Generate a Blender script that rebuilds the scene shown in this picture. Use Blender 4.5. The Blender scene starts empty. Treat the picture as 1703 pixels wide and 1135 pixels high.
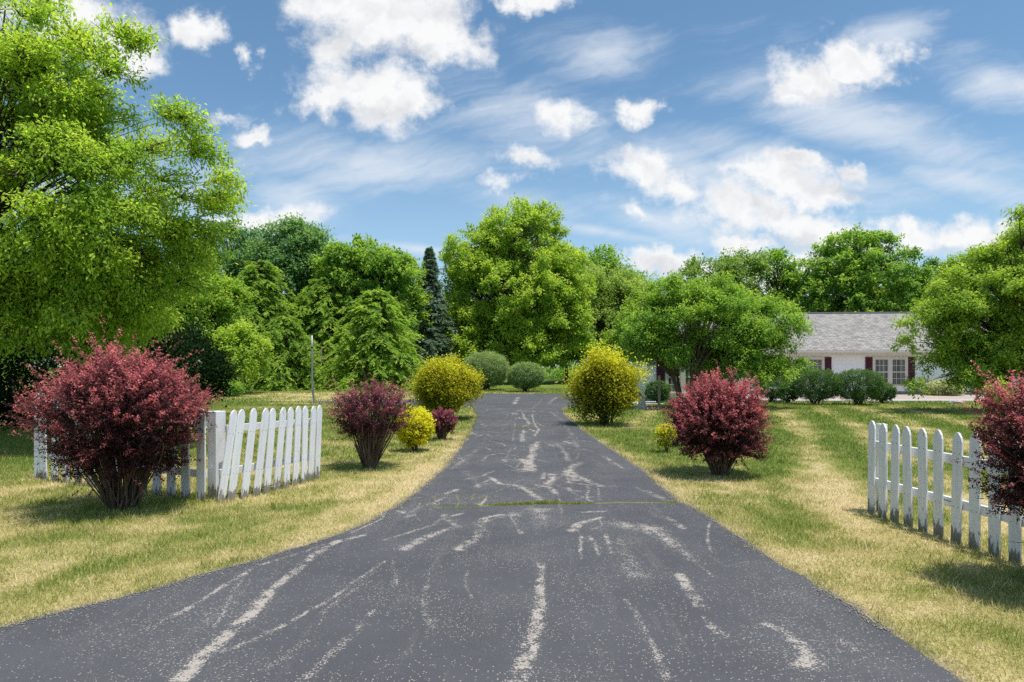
import bpy, math, random
import numpy as np
from mathutils import Vector

# ------------------------------------------------------------------ basics
F = 1135.0; CX = 851.5; HY = 610.0; EYE = 1.65      # focal length / horizon of the view, used to survey the place
sc = bpy.context.scene
C = sc.collection
rng = np.random.default_rng(7)

def G(px, py):                      # a ground point
    d = F * EYE / (py - HY)
    return ((px - CX) / F * d, d)
def XZ(px, py, d):
    return ((px - CX) / F * d, EYE + (HY - py) / F * d)

def nrm(v):
    return v / np.maximum(np.linalg.norm(v, axis=-1, keepdims=True), 1e-9)

def link(o, parent=None):
    C.objects.link(o)
    if parent is not None:
        o.parent = parent
    return o

def thing(name, label, cat, loc, group=None, rotz=0.0):
    o = bpy.data.objects.new(name, None)
    o.empty_display_size = 0.2
    o.location = (loc[0], loc[1], loc[2] if len(loc) > 2 else 0.0)
    o.rotation_euler = (0, 0, rotz)
    o["label"] = label; o["category"] = cat
    if group: o["group"] = group
    return link(o)

def mesh_np(name, V, loops, counts, mat, parent=None, attrs=None, smooth=False):
    """one mesh object from numpy arrays"""
    me = bpy.data.meshes.new(name)
    V = np.ascontiguousarray(V, dtype=np.float32)
    loops = np.ascontiguousarray(loops, dtype=np.int32).ravel()
    counts = np.ascontiguousarray(counts, dtype=np.int32)
    me.vertices.add(len(V)); me.vertices.foreach_set("co", V.ravel())
    me.loops.add(len(loops)); me.loops.foreach_set("vertex_index", loops)
    starts = np.concatenate(([0], np.cumsum(counts)[:-1])).astype(np.int32)
    me.polygons.add(len(counts)); me.polygons.foreach_set("loop_start", starts)
    if smooth:
        me.polygons.foreach_set("use_smooth", np.ones(len(counts), dtype=bool))
    for k, a in (attrs or {}).items():
        at = me.attributes.new(k, 'FLOAT', 'POINT')
        at.data.foreach_set("value", np.ascontiguousarray(a, dtype=np.float32))
    me.update(calc_edges=True)
    if mat: me.materials.append(mat)
    return link(bpy.data.objects.new(name, me), parent)

class MB:
    """collects simple solids for ONE mesh"""
    def __init__(s): s.v = []; s.f = []
    def box(s, x0, x1, y0, y1, z0, z1):
        b = len(s.v)
        s.v += [(x0,y0,z0),(x1,y0,z0),(x1,y1,z0),(x0,y1,z0),(x0,y0,z1),(x1,y0,z1),(x1,y1,z1),(x0,y1,z1)]
        s.f += [tuple(b+i for i in q) for q in ((0,3,2,1),(4,5,6,7),(0,1,5,4),(1,2,6,5),(2,3,7,6),(3,0,4,7))]
    def poly(s, pts):
        b = len(s.v); s.v += [tuple(p) for p in pts]; s.f.append(tuple(range(b, b+len(pts))))
    def prism(s, outline, axis_pts):
        """outline: list of (x,z); extruded from y=axis_pts[0] to axis_pts[1]"""
        n = len(outline); b = len(s.v); y0, y1 = axis_pts
        s.v += [(x, y0, z) for x, z in outline] + [(x, y1, z) for x, z in outline]
        s.f.append(tuple(b+i for i in range(n)))
        s.f.append(tuple(b+n+i for i in reversed(range(n))))
        for i in range(n):
            j = (i+1) % n
            s.f.append((b+j, b+i, b+n+i, b+n+j))
    def tube(s, pts, radii, n=8, cap=True):
        pts = [Vector(p) for p in pts]; b = len(s.v)
        for i, p in enumerate(pts):
            t = (pts[min(i+1, len(pts)-1)] - pts[max(i-1, 0)]).normalized()
            a = t.cross(Vector((0.13, 0.97, 0.21))).normalized(); c = t.cross(a)
            for k in range(n):
                an = 2*math.pi*k/n
                s.v.append(tuple(p + (a*math.cos(an) + c*math.sin(an))*radii[i]))
        for i in range(len(pts)-1):
            for k in range(n):
                k2 = (k+1) % n
                s.f.append((b+i*n+k, b+i*n+k2, b+(i+1)*n+k2, b+(i+1)*n+k))
        if cap:
            s.f.append(tuple(b+k for k in reversed(range(n))))
            s.f.append(tuple(b+(len(pts)-1)*n+k for k in range(n)))
    def build(s, name, mat, parent=None, bevel=0.0, smooth=False):
        me = bpy.data.meshes.new(name); me.from_pydata(s.v, [], s.f); me.update()
        if smooth:
            me.polygons.foreach_set("use_smooth", [True]*len(me.polygons))
        if mat: me.materials.append(mat)
        o = link(bpy.data.objects.new(name, me), parent)
        if bevel:
            m = o.modifiers.new("bevel", 'BEVEL'); m.width = bevel; m.segments = 2; m.limit_method = 'ANGLE'
        return o

# ------------------------------------------------------------------ numpy noise
def _hash(ix, iy, seed):
    h = (ix.astype(np.int64)*374761393 + iy.astype(np.int64)*668265263 + seed*982451653) & 0xffffffff
    h = ((h ^ (h >> 13))*1274126177) & 0xffffffff
    return ((h ^ (h >> 16)) & 0xffff) / 65535.0
def vnoise(x, y, seed=0):
    ix = np.floor(x).astype(np.int64); iy = np.floor(y).astype(np.int64)
    fx = x-ix; fy = y-iy; fx = fx*fx*(3-2*fx); fy = fy*fy*(3-2*fy)
    a = _hash(ix,iy,seed); b = _hash(ix+1,iy,seed); c = _hash(ix,iy+1,seed); d = _hash(ix+1,iy+1,seed)
    return (a*(1-fx)+b*fx)*(1-fy) + (c*(1-fx)+d*fx)*fy
def fbm(x, y, seed=0, oct=4):
    s = 0; a = 0.5; t = 0
    for i in range(oct):
        s = s + a*vnoise(x*2**i, y*2**i, seed+i*17); t += a; a *= 0.5
    return s/t
def sstep(a, b, x):
    t = np.clip((x-a)/(b-a), 0, 1); return t*t*(3-2*t)

# ------------------------------------------------------------------ materials
class NT:
    def __init__(s, tree): s.t = tree
    def n(s, typ, ins=None, **props):
        nd = s.t.nodes.new(typ)
        for k, v in props.items(): setattr(nd, k, v)
        for k, v in (ins or {}).items():
            sock = nd.inputs[k]
            if isinstance(v, bpy.types.NodeSocket): s.t.links.new(v, sock)
            else: sock.default_value = v
        return nd
    def math(s, op, a, b=0.0, c=0.0, clamp=False):
        nd = s.n('ShaderNodeMath', {0: a, 1: b, 2: c}, operation=op, use_clamp=clamp); return nd.outputs[0]
    def vmath(s, op, a, b=(0,0,0)):
        nd = s.n('ShaderNodeVectorMath', {0: a, 1: b}, operation=op)
        return nd.outputs['Value'] if op in ('LENGTH','DISTANCE','DOT_PRODUCT') else nd.outputs[0]
    def noise(s, vec, scale, detail=2.0, rough=0.5, dist=0.0):
        return s.n('ShaderNodeTexNoise', {'Vector': vec, 'Scale': scale, 'Detail': detail, 'Roughness': rough, 'Distortion': dist}).outputs['Fac']
    def ramp(s, fac, stops, interp='LINEAR'):
        nd = s.n('ShaderNodeValToRGB', {'Fac': fac}); cr = nd.color_ramp; cr.interpolation = interp
        while len(cr.elements) < len(stops): cr.elements.new(0.5)
        for e, (p, c) in zip(cr.elements, stops):
            e.position = p; e.color = (c[0], c[1], c[2], 1.0)
        return nd.outputs['Color']
    def mapr(s, v, a, b, c=0.0, d=1.0, smooth=True):
        nd = s.n('ShaderNodeMapRange', {'Value': v, 'From Min': a, 'From Max': b, 'To Min': c, 'To Max': d},
                 interpolation_type='SMOOTHSTEP' if smooth else 'LINEAR'); return nd.outputs['Result']
    def mix(s, fac, a, b, blend='MIX'):
        nd = s.n('ShaderNodeMix', {}, data_type='RGBA', blend_type=blend)
        for sock, v in ((nd.inputs['Factor'], fac), (nd.inputs[6], a), (nd.inputs[7], b)):
            if isinstance(v, bpy.types.NodeSocket): s.t.links.new(v, sock)
            else: sock.default_value = (v[0], v[1], v[2], 1.0) if isinstance(v, tuple) else v
        return nd.outputs[2]
    def attr(s, name): return s.n('ShaderNodeAttribute', {}, attribute_name=name).outputs['Fac']

def new_mat(name):
    m = bpy.data.materials.new(name); m.use_nodes = True
    m.node_tree.nodes.clear()
    return m, NT(m.node_tree)
def out(nt, sh): nt.n('ShaderNodeOutputMaterial', {'Surface': sh})

def leaf_mat(name, dark, mid, light, trans=0.38, rough=0.5, spec=0.18, tgain=(1.25, 1.3, 0.8), gain=1.9):
    m, t = new_mat(name)
    hue = (1.24, 1.0, 1.05) if gain == 1.9 else (1, 1, 1)
    if gain == 1.9: gain = 2.65; dark = tuple(c*1.6 for c in dark); trans += 0.05
    dark, mid, light = [tuple(min(0.85, c*gain*k) for c, k in zip(q, hue)) for q in (dark, mid, light)]
    trans = min(0.58, trans+0.08)
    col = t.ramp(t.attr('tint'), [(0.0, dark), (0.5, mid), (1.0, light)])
    p = t.n('ShaderNodeBsdfPrincipled', {'Base Color': col, 'Roughness': rough, 'Specular IOR Level': spec}).outputs[0]
    tc = t.mix(1.0, col, tgain, 'MULTIPLY')
    tr = t.n('ShaderNodeBsdfTranslucent', {'Color': tc}).outputs[0]
    out(t, t.n('ShaderNodeMixShader', {0: trans, 1: p, 2: tr}).outputs[0])
    return m

def plain_mat(name, c1, c2, scale=8.0, rough=0.7, spec=0.3, stretch=(1,1,1), bump=0.0, metallic=0.0):
    m, t = new_mat(name)
    co = t.n('ShaderNodeTexCoord').outputs['Object']
    co = t.vmath('MULTIPLY', co, stretch)
    nz = t.noise(co, scale, 5.0, 0.6)
    col = t.ramp(nz, [(0.3, c1), (0.7, c2)])
    ins = {'Base Color': col, 'Roughness': rough, 'Specular IOR Level': spec, 'Metallic': metallic}
    if bump:
        b = t.n('ShaderNodeBump', {'Height': nz, 'Strength': bump, 'Distance': 0.02}).outputs[0]
        ins['Normal'] = b
    out(t, t.n('ShaderNodeBsdfPrincipled', ins).outputs[0])
    return m

M = {}
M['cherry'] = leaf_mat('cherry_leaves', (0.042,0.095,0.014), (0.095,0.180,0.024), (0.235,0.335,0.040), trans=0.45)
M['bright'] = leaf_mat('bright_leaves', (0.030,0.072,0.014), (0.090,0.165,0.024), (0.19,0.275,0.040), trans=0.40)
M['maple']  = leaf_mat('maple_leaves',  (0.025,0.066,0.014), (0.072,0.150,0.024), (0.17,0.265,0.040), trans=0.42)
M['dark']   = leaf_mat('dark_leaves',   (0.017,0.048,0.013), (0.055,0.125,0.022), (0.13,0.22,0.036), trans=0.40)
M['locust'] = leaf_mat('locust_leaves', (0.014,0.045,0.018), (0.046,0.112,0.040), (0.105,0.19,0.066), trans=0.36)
M['olive']  = leaf_mat('olive_leaves',  (0.030,0.064,0.018), (0.080,0.145,0.034), (0.17,0.245,0.06), trans=0.40)
M['hemlock']= leaf_mat('hemlock_needles',(0.022,0.052,0.014), (0.085,0.165,0.026), (0.20,0.30,0.05), trans=0.36, spec=0.08)
M['spruce'] = leaf_mat('spruce_needles',(0.022,0.046,0.032), (0.046,0.090,0.060), (0.095,0.15,0.095), trans=0.25)
M['hedge']  = leaf_mat('dark_hedge_leaves',(0.006,0.018,0.006), (0.014,0.038,0.012), (0.035,0.075,0.02), trans=0.2, gain=0.8, spec=0.05)
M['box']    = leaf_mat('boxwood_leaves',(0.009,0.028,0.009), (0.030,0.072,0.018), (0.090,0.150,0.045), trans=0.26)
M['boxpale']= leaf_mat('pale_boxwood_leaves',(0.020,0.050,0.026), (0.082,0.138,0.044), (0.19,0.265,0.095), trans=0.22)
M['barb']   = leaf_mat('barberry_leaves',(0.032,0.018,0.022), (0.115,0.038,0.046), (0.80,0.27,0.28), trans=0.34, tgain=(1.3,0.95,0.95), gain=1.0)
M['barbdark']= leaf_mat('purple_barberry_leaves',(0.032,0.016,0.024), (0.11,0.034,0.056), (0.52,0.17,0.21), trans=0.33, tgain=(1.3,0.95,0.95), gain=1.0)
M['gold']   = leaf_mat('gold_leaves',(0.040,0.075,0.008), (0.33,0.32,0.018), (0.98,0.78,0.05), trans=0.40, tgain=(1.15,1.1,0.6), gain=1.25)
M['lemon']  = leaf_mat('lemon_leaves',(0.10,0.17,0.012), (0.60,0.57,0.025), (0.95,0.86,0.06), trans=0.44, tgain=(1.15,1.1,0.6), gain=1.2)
M['silver'] = leaf_mat('silver_leaves',(0.07,0.10,0.05), (0.16,0.20,0.10), (0.28,0.32,0.18), trans=0.3)
M['bark']   = plain_mat('bark', (0.045,0.036,0.028), (0.13,0.105,0.085), 6.0, 0.9, 0.1, (1,1,0.25), 0.6)
M['palebark'] = plain_mat('pale_bark', (0.10,0.09,0.075), (0.26,0.24,0.20), 6.0, 0.9, 0.1, (1,1,0.25), 0.5)
M['stem']   = plain_mat('barberry_stems', (0.05,0.036,0.028), (0.19,0.15,0.105), 18.0, 0.85, 0.1, (1,1,0.3))
M['metal']  = plain_mat('grey_metal', (0.20,0.21,0.22), (0.36,0.37,0.38), 9.0, 0.5, 0.5, (1,1,0.3), 0.0, 0.6)
M['band']   = plain_mat('black_tape', (0.02,0.02,0.02), (0.04,0.04,0.04), 9.0, 0.6)
M['rust']   = plain_mat('rusty_bar', (0.17,0.06,0.03), (0.30,0.16,0.08), 20.0, 0.8)
M['oldwood'] = plain_mat('weathered_wood', (0.16,0.13,0.10), (0.33,0.28,0.22), 10.0, 0.9, 0.1, (1,1,0.15), 0.4)
M['stone']  = plain_mat('stone', (0.28,0.26,0.25), (0.45,0.43,0.41), 14.0, 0.9, 0.1, (1,1,1), 0.5)

# ------------------------------------------------------------------ foliage machinery
def rand_dirs(n):
    return nrm(rng.normal(size=(n, 3)))

class Leaves:
    """leaf quads of ONE mesh: a diamond blade with a fold"""
    def __init__(s): s.V = []; s.T = []
    def add(s, pos, axis, up, length, width, tint, fold=0.18):
        n = len(pos)
        if n == 0: return
        axis = nrm(axis); side = nrm(np.cross(axis, up)); nor = np.cross(side, axis)
        L = np.broadcast_to(np.asarray(length, float), (n,))[:, None]; W = np.broadcast_to(np.asarray(width, float), (n,))[:, None]
        mid = pos + axis*L*0.45
        v = np.stack([pos, mid + side*W*0.5 + nor*W*fold, pos + axis*L - nor*W*fold*0.6, mid - side*W*0.5 + nor*W*fold], axis=1)
        s.V.append(v.reshape(-1, 3)); s.T.append(np.repeat(np.clip(tint, 0, 1), 4))
    def build(s, name, mat, parent, origin=(0,0,0)):
        V = np.concatenate(s.V) - np.array(origin); T = np.concatenate(s.T)
        n = len(V)//4
        return mesh_np(name, V, np.arange(n*4), np.full(n, 4), mat, parent, {'tint': T})

class Tubes:
    def __init__(s): s.V = []; s.Q = []; s.off = 0
    def add(s, P, R, sides=5):
        """P: (m, k, 3) polylines, R: (m, k) radii"""
        P = np.asarray(P, float); R = np.asarray(R, float)
        m, k, _ = P.shape
        T = np.empty_like(P); T[:, 1:-1] = P[:, 2:]-P[:, :-2]; T[:, 0] = P[:, 1]-P[:, 0]; T[:, -1] = P[:, -1]-P[:, -2]
        T = nrm(T); ref = np.zeros_like(T); ref[..., 0] = 0.31; ref[..., 1] = 0.94; ref[..., 2] = 0.12
        A = nrm(np.cross(T, ref)); B = np.cross(T, A)
        an = np.arange(sides)*2*np.pi/sides
        V = P[:, :, None, :] + (A[:, :, None, :]*np.cos(an)[:, None] + B[:, :, None, :]*np.sin(an)[:, None])*R[:, :, None, None]
        idx = np.arange(m*k*sides).reshape(m, k, sides) + s.off
        a = idx[:, :-1, :]; b = idx[:, 1:, :]
        q = np.stack([a, np.roll(a, -1, 2), np.roll(b, -1, 2), b], axis=-1).reshape(-1, 4)
        s.V.append(V.reshape(-1, 3)); s.Q.append(q); s.off += m*k*sides
    def build(s, name, mat, parent, origin=(0,0,0)):
        V = np.concatenate(s.V) - np.array(origin); Q = np.concatenate(s.Q)
        return mesh_np(name, V, Q, np.full(len(Q), 4), mat, parent, None, True)

def bez(p0, p1, p2, k):
    t = np.linspace(0, 1, k)[None, :, None]
    return p0[:, None]*(1-t)**2 + 2*p1[:, None]*t*(1-t) + p2[:, None]*t*t

def lobe(px, py, rpx, rpy, d, depth=0.9, w=1.0):
    x, z = XZ(px, py, d); r = rpx*d/F
    return (x, d, z, r, r*depth, rpy*d/F, w)

def broadleaf(name, label, cat, base, lobes, mat, n_bough=60, n_spray=14, n_leaf=16, bough_r=0.9, spray_r=0.5,
              leaf=0.16, trunk_r=0.22, bark='bark', group=None, droop=0.25, twigs=False, trunk_top=None, stems=1,
              aspect=0.55, bias=0.0, inner=0.22, tint_gain=1.0, low_cut=-0.7, lead=(), flat=0.62, limb=1.0):
    bx, by = base
    root = thing(name, label, cat, (bx, by, 0), group)
    L = np.array(lobes, float)
    vol = (L[:, 3]*L[:, 4] + L[:, 3]*L[:, 5])*L[:, 6]
    pick = rng.choice(len(L), n_bough, p=vol/vol.sum())
    d = rand_dirs(n_bough); bad = d[:, 2] < low_cut; d[bad, 2] *= -0.5; d = nrm(d)
    rad = np.where(rng.random(n_bough) < inner, rng.uniform(0.3, 0.7, n_bough), rng.uniform(0.76, 1.0, n_bough))
    bc = L[pick, :3] + d*L[pick, 3:6]*rad[:, None]
    br = bough_r*rng.uniform(0.65, 1.35, n_bough)
    cen = np.average(L[:, :3], axis=0, weights=vol)
    # keep boughs that ended deep inside another lobe fewer: not needed, they fill the crown
    outw = nrm(0.7*d + 0.3*nrm(bc-cen))
    if len(lead):
        E = np.array(lead, float); bc = np.concatenate([bc, E]); br = np.concatenate([br, np.full(len(E), bough_r*0.8)])
        outw = np.concatenate([outw, nrm(E-cen)]); rad = np.concatenate([rad, np.ones(len(E))]); n_bough += len(E)
    bt = rng.random(n_bough)
    # sprays
    bi = np.repeat(np.arange(n_bough), n_spray); ns = len(bi)
    sd = nrm(rand_dirs(ns) + 0.45*outw[bi] + np.array([0, 0, 0.25]))
    scp = bc[bi] + sd*(br[bi]*rng.random(ns)**0.4)[:, None]*np.array([1, 1, flat])
    st = rng.random(ns)
    ax = nrm(0.7*sd + 0.5*outw[bi] + 0.55*rand_dirs(ns) + np.array([0, 0, 0.05-droop]))
    # leaves
    si = np.repeat(np.arange(ns), n_leaf); nl = len(si)
    t = rng.random(nl)
    sl = spray_r*rng.uniform(0.6, 1.3, ns)
    pos = scp[si] + ax[si]*((t-0.4)*sl[si])[:, None] + rng.normal(size=(nl, 3))*(spray_r*0.20)
    pos[:, 2] -= droop*sl[si]*t*t*0.5
    la = ax[si]*0.7 + rand_dirs(nl)*0.9 + np.array([0, 0, -droop])
    up = np.array([0, 0, 1.0]) + 0.75*rand_dirs(nl) + 0.25*outw[bi][si]
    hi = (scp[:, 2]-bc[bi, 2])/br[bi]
    tint = bias + 0.30 + tint_gain*(0.20*(bt[bi][si]-0.5) + 0.22*(st[si]-0.5) + 0.26*(rng.random(nl)-0.5) + 0.30*hi[si] + 0.30*(rad[bi][si]-0.6)) + 0.1*t  # random leaf tone, plus sunlit tops and shaded undersides painted into the tint
    ln = leaf*rng.uniform(0.65, 1.25, nl)
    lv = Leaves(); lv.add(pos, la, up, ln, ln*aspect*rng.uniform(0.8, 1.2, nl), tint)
    # wood
    tb = Tubes()
    tt = trunk_top or (cen[2]*0.55)
    b0 = np.array([bx, by, -0.15])
    fork = np.array([bx*0.8+cen[0]*0.2, by*0.8+cen[1]*0.2, tt])
    top = np.array([cen[0], cen[1], L[:, 2].max() + 0.35*L[:, 5].max()])
    if stems == 1:
        mid = (b0+fork)/2 + rng.normal(size=3)*np.array([.12, .12, 0])*trunk_r*2
        tb.add([np.array([b0, b0+(mid-b0)*0.12, mid, fork, fork*0.5+top*0.5, top])], [[trunk_r*1.45, trunk_r*1.1, trunk_r*0.92, trunk_r*0.8, trunk_r*0.28, trunk_r*0.05]], 9)
    p0 = np.repeat(fork[None], n_bough, 0)
    p0 += (top-fork)*np.clip((bc[:, 2]-fork[2])/(top[2]-fork[2]) - 0.25, 0, 0.8)[:, None]
    if stems > 1:
        an = np.arange(stems)*2*np.pi/stems + 0.4
        ends = np.stack([bx+np.cos(an)*trunk_r*5, by+np.sin(an)*trunk_r*4, np.full(stems, tt*1.15)], 1)
        s0 = np.stack([bx+np.cos(an)*trunk_r*0.7, by+np.sin(an)*trunk_r*0.7, np.full(stems, -0.1)], 1)
        tb.add(bez(s0, (s0+ends)/2 + np.array([0, 0, -0.1]), ends, 7), np.linspace(trunk_r, trunk_r*0.6, 7)[None].repeat(stems, 0), 7)
        p0 = ends[np.argmin(np.linalg.norm(bc[:, None, :2]-ends[None, :, :2], axis=2), axis=1)]
    c1 = (p0+bc)/2 + np.array([0, 0, 0.12])*np.linalg.norm(bc-p0, axis=1)[:, None] + rng.normal(size=bc.shape)*0.12*br[:, None]
    lr = limb*trunk_r*0.26*np.clip(br/bough_r, 0.6, 1.3)
    tb.add(bez(p0, c1, bc, 8), lr[:, None]*np.linspace(1.3, 0.18, 8)[None], 5)
    if twigs:
        c2 = (bc[bi]+scp)/2 + rng.normal(size=scp.shape)*0.1
        tb.add(bez(bc[bi] - outw[bi]*br[bi][:, None]*0.25, c2, scp + ax*(sl*0.5)[:, None], 5), np.full((ns, 1), trunk_r*0.05)*np.linspace(1, 0.25, 5)[None], 3)
    tb.build('trunk', M[bark], root, (bx, by, 0))
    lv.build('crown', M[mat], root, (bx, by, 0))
    return root

def conifer(name, label, cat, base, h, r, mat, n_br=150, n_tw=9, n_nd=14, needle=0.26, power=0.8, droop=0.35, bottom=0.02,
            group=None, bias=0.0, twl=0.55, lean=(0, 0), shaggy=0.35, aspect=0.26):
    bx, by = base
    root = thing(name, label, cat, (bx, by, 0), group)
    f = (np.arange(n_br)+rng.random(n_br))/n_br
    z = h*(bottom + (0.985-bottom)*f**1.15)
    az = np.arange(n_br)*2.39996 + rng.normal(size=n_br)*0.3
    R = r*np.clip(1-z/h, 0.015, 1)**power * rng.uniform(1-shaggy, 1.0+shaggy*0.25, n_br)
    R *= 0.75+0.25*np.clip(z/h*6, 0, 1)
    dirh = np.stack([np.cos(az), np.sin(az), np.zeros(n_br)], 1)
    ctr = np.stack([bx+lean[0]*z/h, by+lean[1]*z/h, z], 1)
    tip = ctr + dirh*R[:, None]; tip[:, 2] += R*(0.12 - droop*rng.uniform(0.5, 1.3, n_br)) + 0.25*(z/h)
    tip[:, 2] = np.maximum(tip[:, 2], 0.08)
    ctl = ctr + dirh*(R*0.55)[:, None]; ctl[:, 2] += R*0.16
    bi = np.repeat(np.arange(n_br), n_tw); nt = len(bi)
    t = 0.22 + 0.78*rng.random(nt)**0.75
    p = (ctr[bi]*((1-t)**2)[:, None] + 2*ctl[bi]*(t*(1-t))[:, None] + tip[bi]*(t*t)[:, None])
    lateral = np.stack([-np.sin(az), np.cos(az), np.zeros(n_br)], 1)
    sgn = rng.choice([-1.0, 1.0], nt)
    ta = nrm(dirh[bi]*0.8 + lateral[bi]*(sgn*rng.uniform(0.2, 1.0, nt))[:, None] + rng.normal(size=(nt, 3))*0.18 + np.array([0, 0, -droop*0.5]))
    tl = twl*rng.uniform(0.5, 1.25, nt)*(0.15+0.85*np.clip(R[bi]/r, 0, 1)**0.7)
    tt = rng.random(nt); bt = rng.random(n_br)
    ni = np.repeat(np.arange(nt), n_nd); nn = len(ni)
    u = rng.random(nn)
    pos = p[ni] + ta[ni]*(u*tl[ni])[:, None]; pos[:, 2] -= (u**2)*tl[ni]*droop*0.8
    perp = nrm(np.cross(ta, np.array([0, 0, 1.0]))); s2 = rng.choice([-1.0, 1.0], nn)
    la = ta[ni]*0.9 + perp[ni]*(s2*rng.uniform(0.15, 0.9, nn))[:, None] + rng.normal(size=(nn, 3))*0.22 + np.array([0, 0, -0.18])
    up = np.array([0, 0, 1.0]) + 0.55*rand_dirs(nn) + 0.4*dirh[bi][ni]
    ln = needle*rng.uniform(0.6, 1.2, nn)
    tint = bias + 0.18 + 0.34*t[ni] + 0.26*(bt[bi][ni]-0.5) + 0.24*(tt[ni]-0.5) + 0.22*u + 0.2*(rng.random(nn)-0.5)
    lv = Leaves(); lv.add(pos, la, up, ln, ln*aspect, tint, 0.1)
    tb = Tubes(); tr = 0.02*h
    tb.add([np.array([[bx, by, -0.1], [bx+lean[0]*.5, by+lean[1]*.5, h*0.5], [bx+lean[0], by+lean[1], h*1.0]])], [[tr, tr*0.6, tr*0.08]], 8)
    tb.add(bez(ctr, ctl, tip, 5), (0.16*tr+0*R)[:, None]*np.linspace(1.2, 0.2, 5)[None], 4)
    tb.build('trunk', M['bark'], root, (bx, by, 0))
    lv.build('crown', M[mat], root, (bx, by, 0))
    return root

def barberry(label,  base, w, h, mat='barb', n_st=34, n_br=900, n_lf=46, leaf=0.034, spikes=60, vase=0.6, bias=0.0, group='barberry bushes along the drive',
             flat=1.0, stem_r=0.008, zlow=0.16, foot=0.14, name='barberry_bush'):
    """many arching canes from one foot, small red leaves along their upper parts"""
    bx, by = base
    root = thing(name, label, 'bush', (bx, by, 0), group)
    # targets in the crown: an egg standing on its foot
    n = n_br
    d = rand_dirs(n); d[:, 2] = np.abs(d[:, 2])*1.0 - rng.random(n)*1.15*(rng.random(n) < 0.62)
    d = nrm(d)
    rr = np.where(rng.random(n) < 0.2, rng.uniform(0.4, 0.8, n), rng.uniform(0.82, 1.04, n))
    lump = 0.80+0.40*vnoise(np.arctan2(d[:, 1], d[:, 0])*1.6+7+17*bx, d[:, 2]*3.0+5, 3)
    zc = h*(0.52+0.06*flat); rz_up = h-zc; rz_dn = zc*(1-zlow)
    tgt = np.stack([d[:, 0]*w/2*rr*lump, d[:, 1]*w/2*rr*lump, zc + np.where(d[:, 2] > 0, d[:, 2]*rz_up*lump, d[:, 2]*rz_dn)*rr], 1)
    low = np.clip((zc - tgt[:, 2])/zc, 0, 1)
    hd = d[:, :2]/np.maximum(np.linalg.norm(d[:, :2], axis=1), 1e-6)[:, None]
    cone = w/2*(foot+(1-foot)*np.clip(1-low, 0, 1)**(0.55+0.55*vase))*rr*lump
    lo = d[:, 2] < 0
    tgt[lo, :2] = (hd*cone[:, None])[lo]
    tgt += np.array([bx, by, 0])
    # spikes: long shoots beyond the outline
    ns = spikes
    out_ = tgt - np.array([bx, by, zc*0.75])
    length = np.linalg.norm(out_, axis=1)
    nout = out_/length[:, None]
    shoot = nrm(nout*np.array([1.0, 1.0, 0.6]) + rng.normal(size=(n, 3))*0.36 + np.array([0, 0, 0.18]))
    sl = (0.11+0.14*rng.random(n))*(w+h)*0.5
    sl[rng.choice(n, ns, replace=False)] *= rng.uniform(1.8, 3.4, ns)
    # every shoot: curved line from inside the crown to slightly beyond the target
    p2 = tgt + shoot*(sl*0.45)[:, None]
    p0 = tgt - shoot*(sl*0.55)[:, None] - nout*(0.06*h)
    p1 = tgt + rng.normal(size=(n, 3))*0.02
    bi = np.repeat(np.arange(n), n_lf); nl = len(bi)
    u = rng.random(nl)
    pos = p0[bi]*((1-u)**2)[:, None] + 2*p1[bi]*(u*(1-u))[:, None] + p2[bi]*(u*u)[:, None]
    pos += rng.normal(size=(nl, 3))*leaf*0.35
    pos[:, 2] = np.maximum(pos[:, 2], 0.03)
    la = shoot[bi]*0.55 + rand_dirs(nl)
    up = np.array([0, 0, 1.0])+0.8*rand_dirs(nl)
    bt = rng.random(n)
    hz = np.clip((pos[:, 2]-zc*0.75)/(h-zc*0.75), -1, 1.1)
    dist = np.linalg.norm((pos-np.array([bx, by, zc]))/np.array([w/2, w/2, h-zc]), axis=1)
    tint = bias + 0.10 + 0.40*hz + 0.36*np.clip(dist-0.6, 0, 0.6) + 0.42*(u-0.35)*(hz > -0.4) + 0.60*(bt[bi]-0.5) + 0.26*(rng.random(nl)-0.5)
    ln = leaf*rng.uniform(0.6, 1.25, nl)
    lv = Leaves(); lv.add(pos, la, up, ln, ln*0.5, tint)
    tb = Tubes()
    # canes
    k = n_st*4
    pick = rng.choice(n, k); a = rng.random(k)*2*np.pi; r0 = np.sqrt(rng.random(k))*0.075*w
    e = p0[pick]; a = np.arctan2(e[:, 1]-by, e[:, 0]-bx)+rng.normal(size=k)*0.5
    s0 = np.stack([bx+np.cos(a)*r0, by+np.sin(a)*r0, np.full(k, -0.05)], 1)
    mid = s0*0.45+e*0.55 + np.stack([(bx-e[:, 0])*0.06, (by-e[:, 1])*0.06, 0.06*h+0*e[:, 0]], 1) + rng.normal(size=(k, 3))*0.055*h
    tb.add(bez(s0, mid, e, 8), (stem_r*rng.uniform(0.4, 1.6, k))[:, None]*np.linspace(1.35, 0.5, 8)[None], 5)
    kd = n_st                                             # short dead twigs low down
    ad = rng.random(kd)*6.283; zd = h*rng.uniform(0.06, 0.34, kd); rd = w*(0.05+0.16*zd/(0.34*h))
    q0 = np.stack([bx+np.cos(ad)*rd, by+np.sin(ad)*rd, zd], 1)
    q2 = q0 + np.stack([np.cos(ad+rng.normal(size=kd)*0.7), np.sin(ad+rng.normal(size=kd)*0.7), rng.uniform(-0.2, 0.9, kd)], 1)*(w*rng.uniform(0.06, 0.17, kd))[:, None]
    tb.add(bez(q0, (q0+q2)/2+rng.normal(size=(kd, 3))*0.012, q2, 4), np.full((kd, 1), stem_r*0.42)*np.linspace(1.1, 0.4, 4)[None], 4)
    tb.add(bez(p0, p1, p2, 4), np.full((n, 1), stem_r*0.28)*np.linspace(1.1, 0.35, 4)[None], 3)
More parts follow.
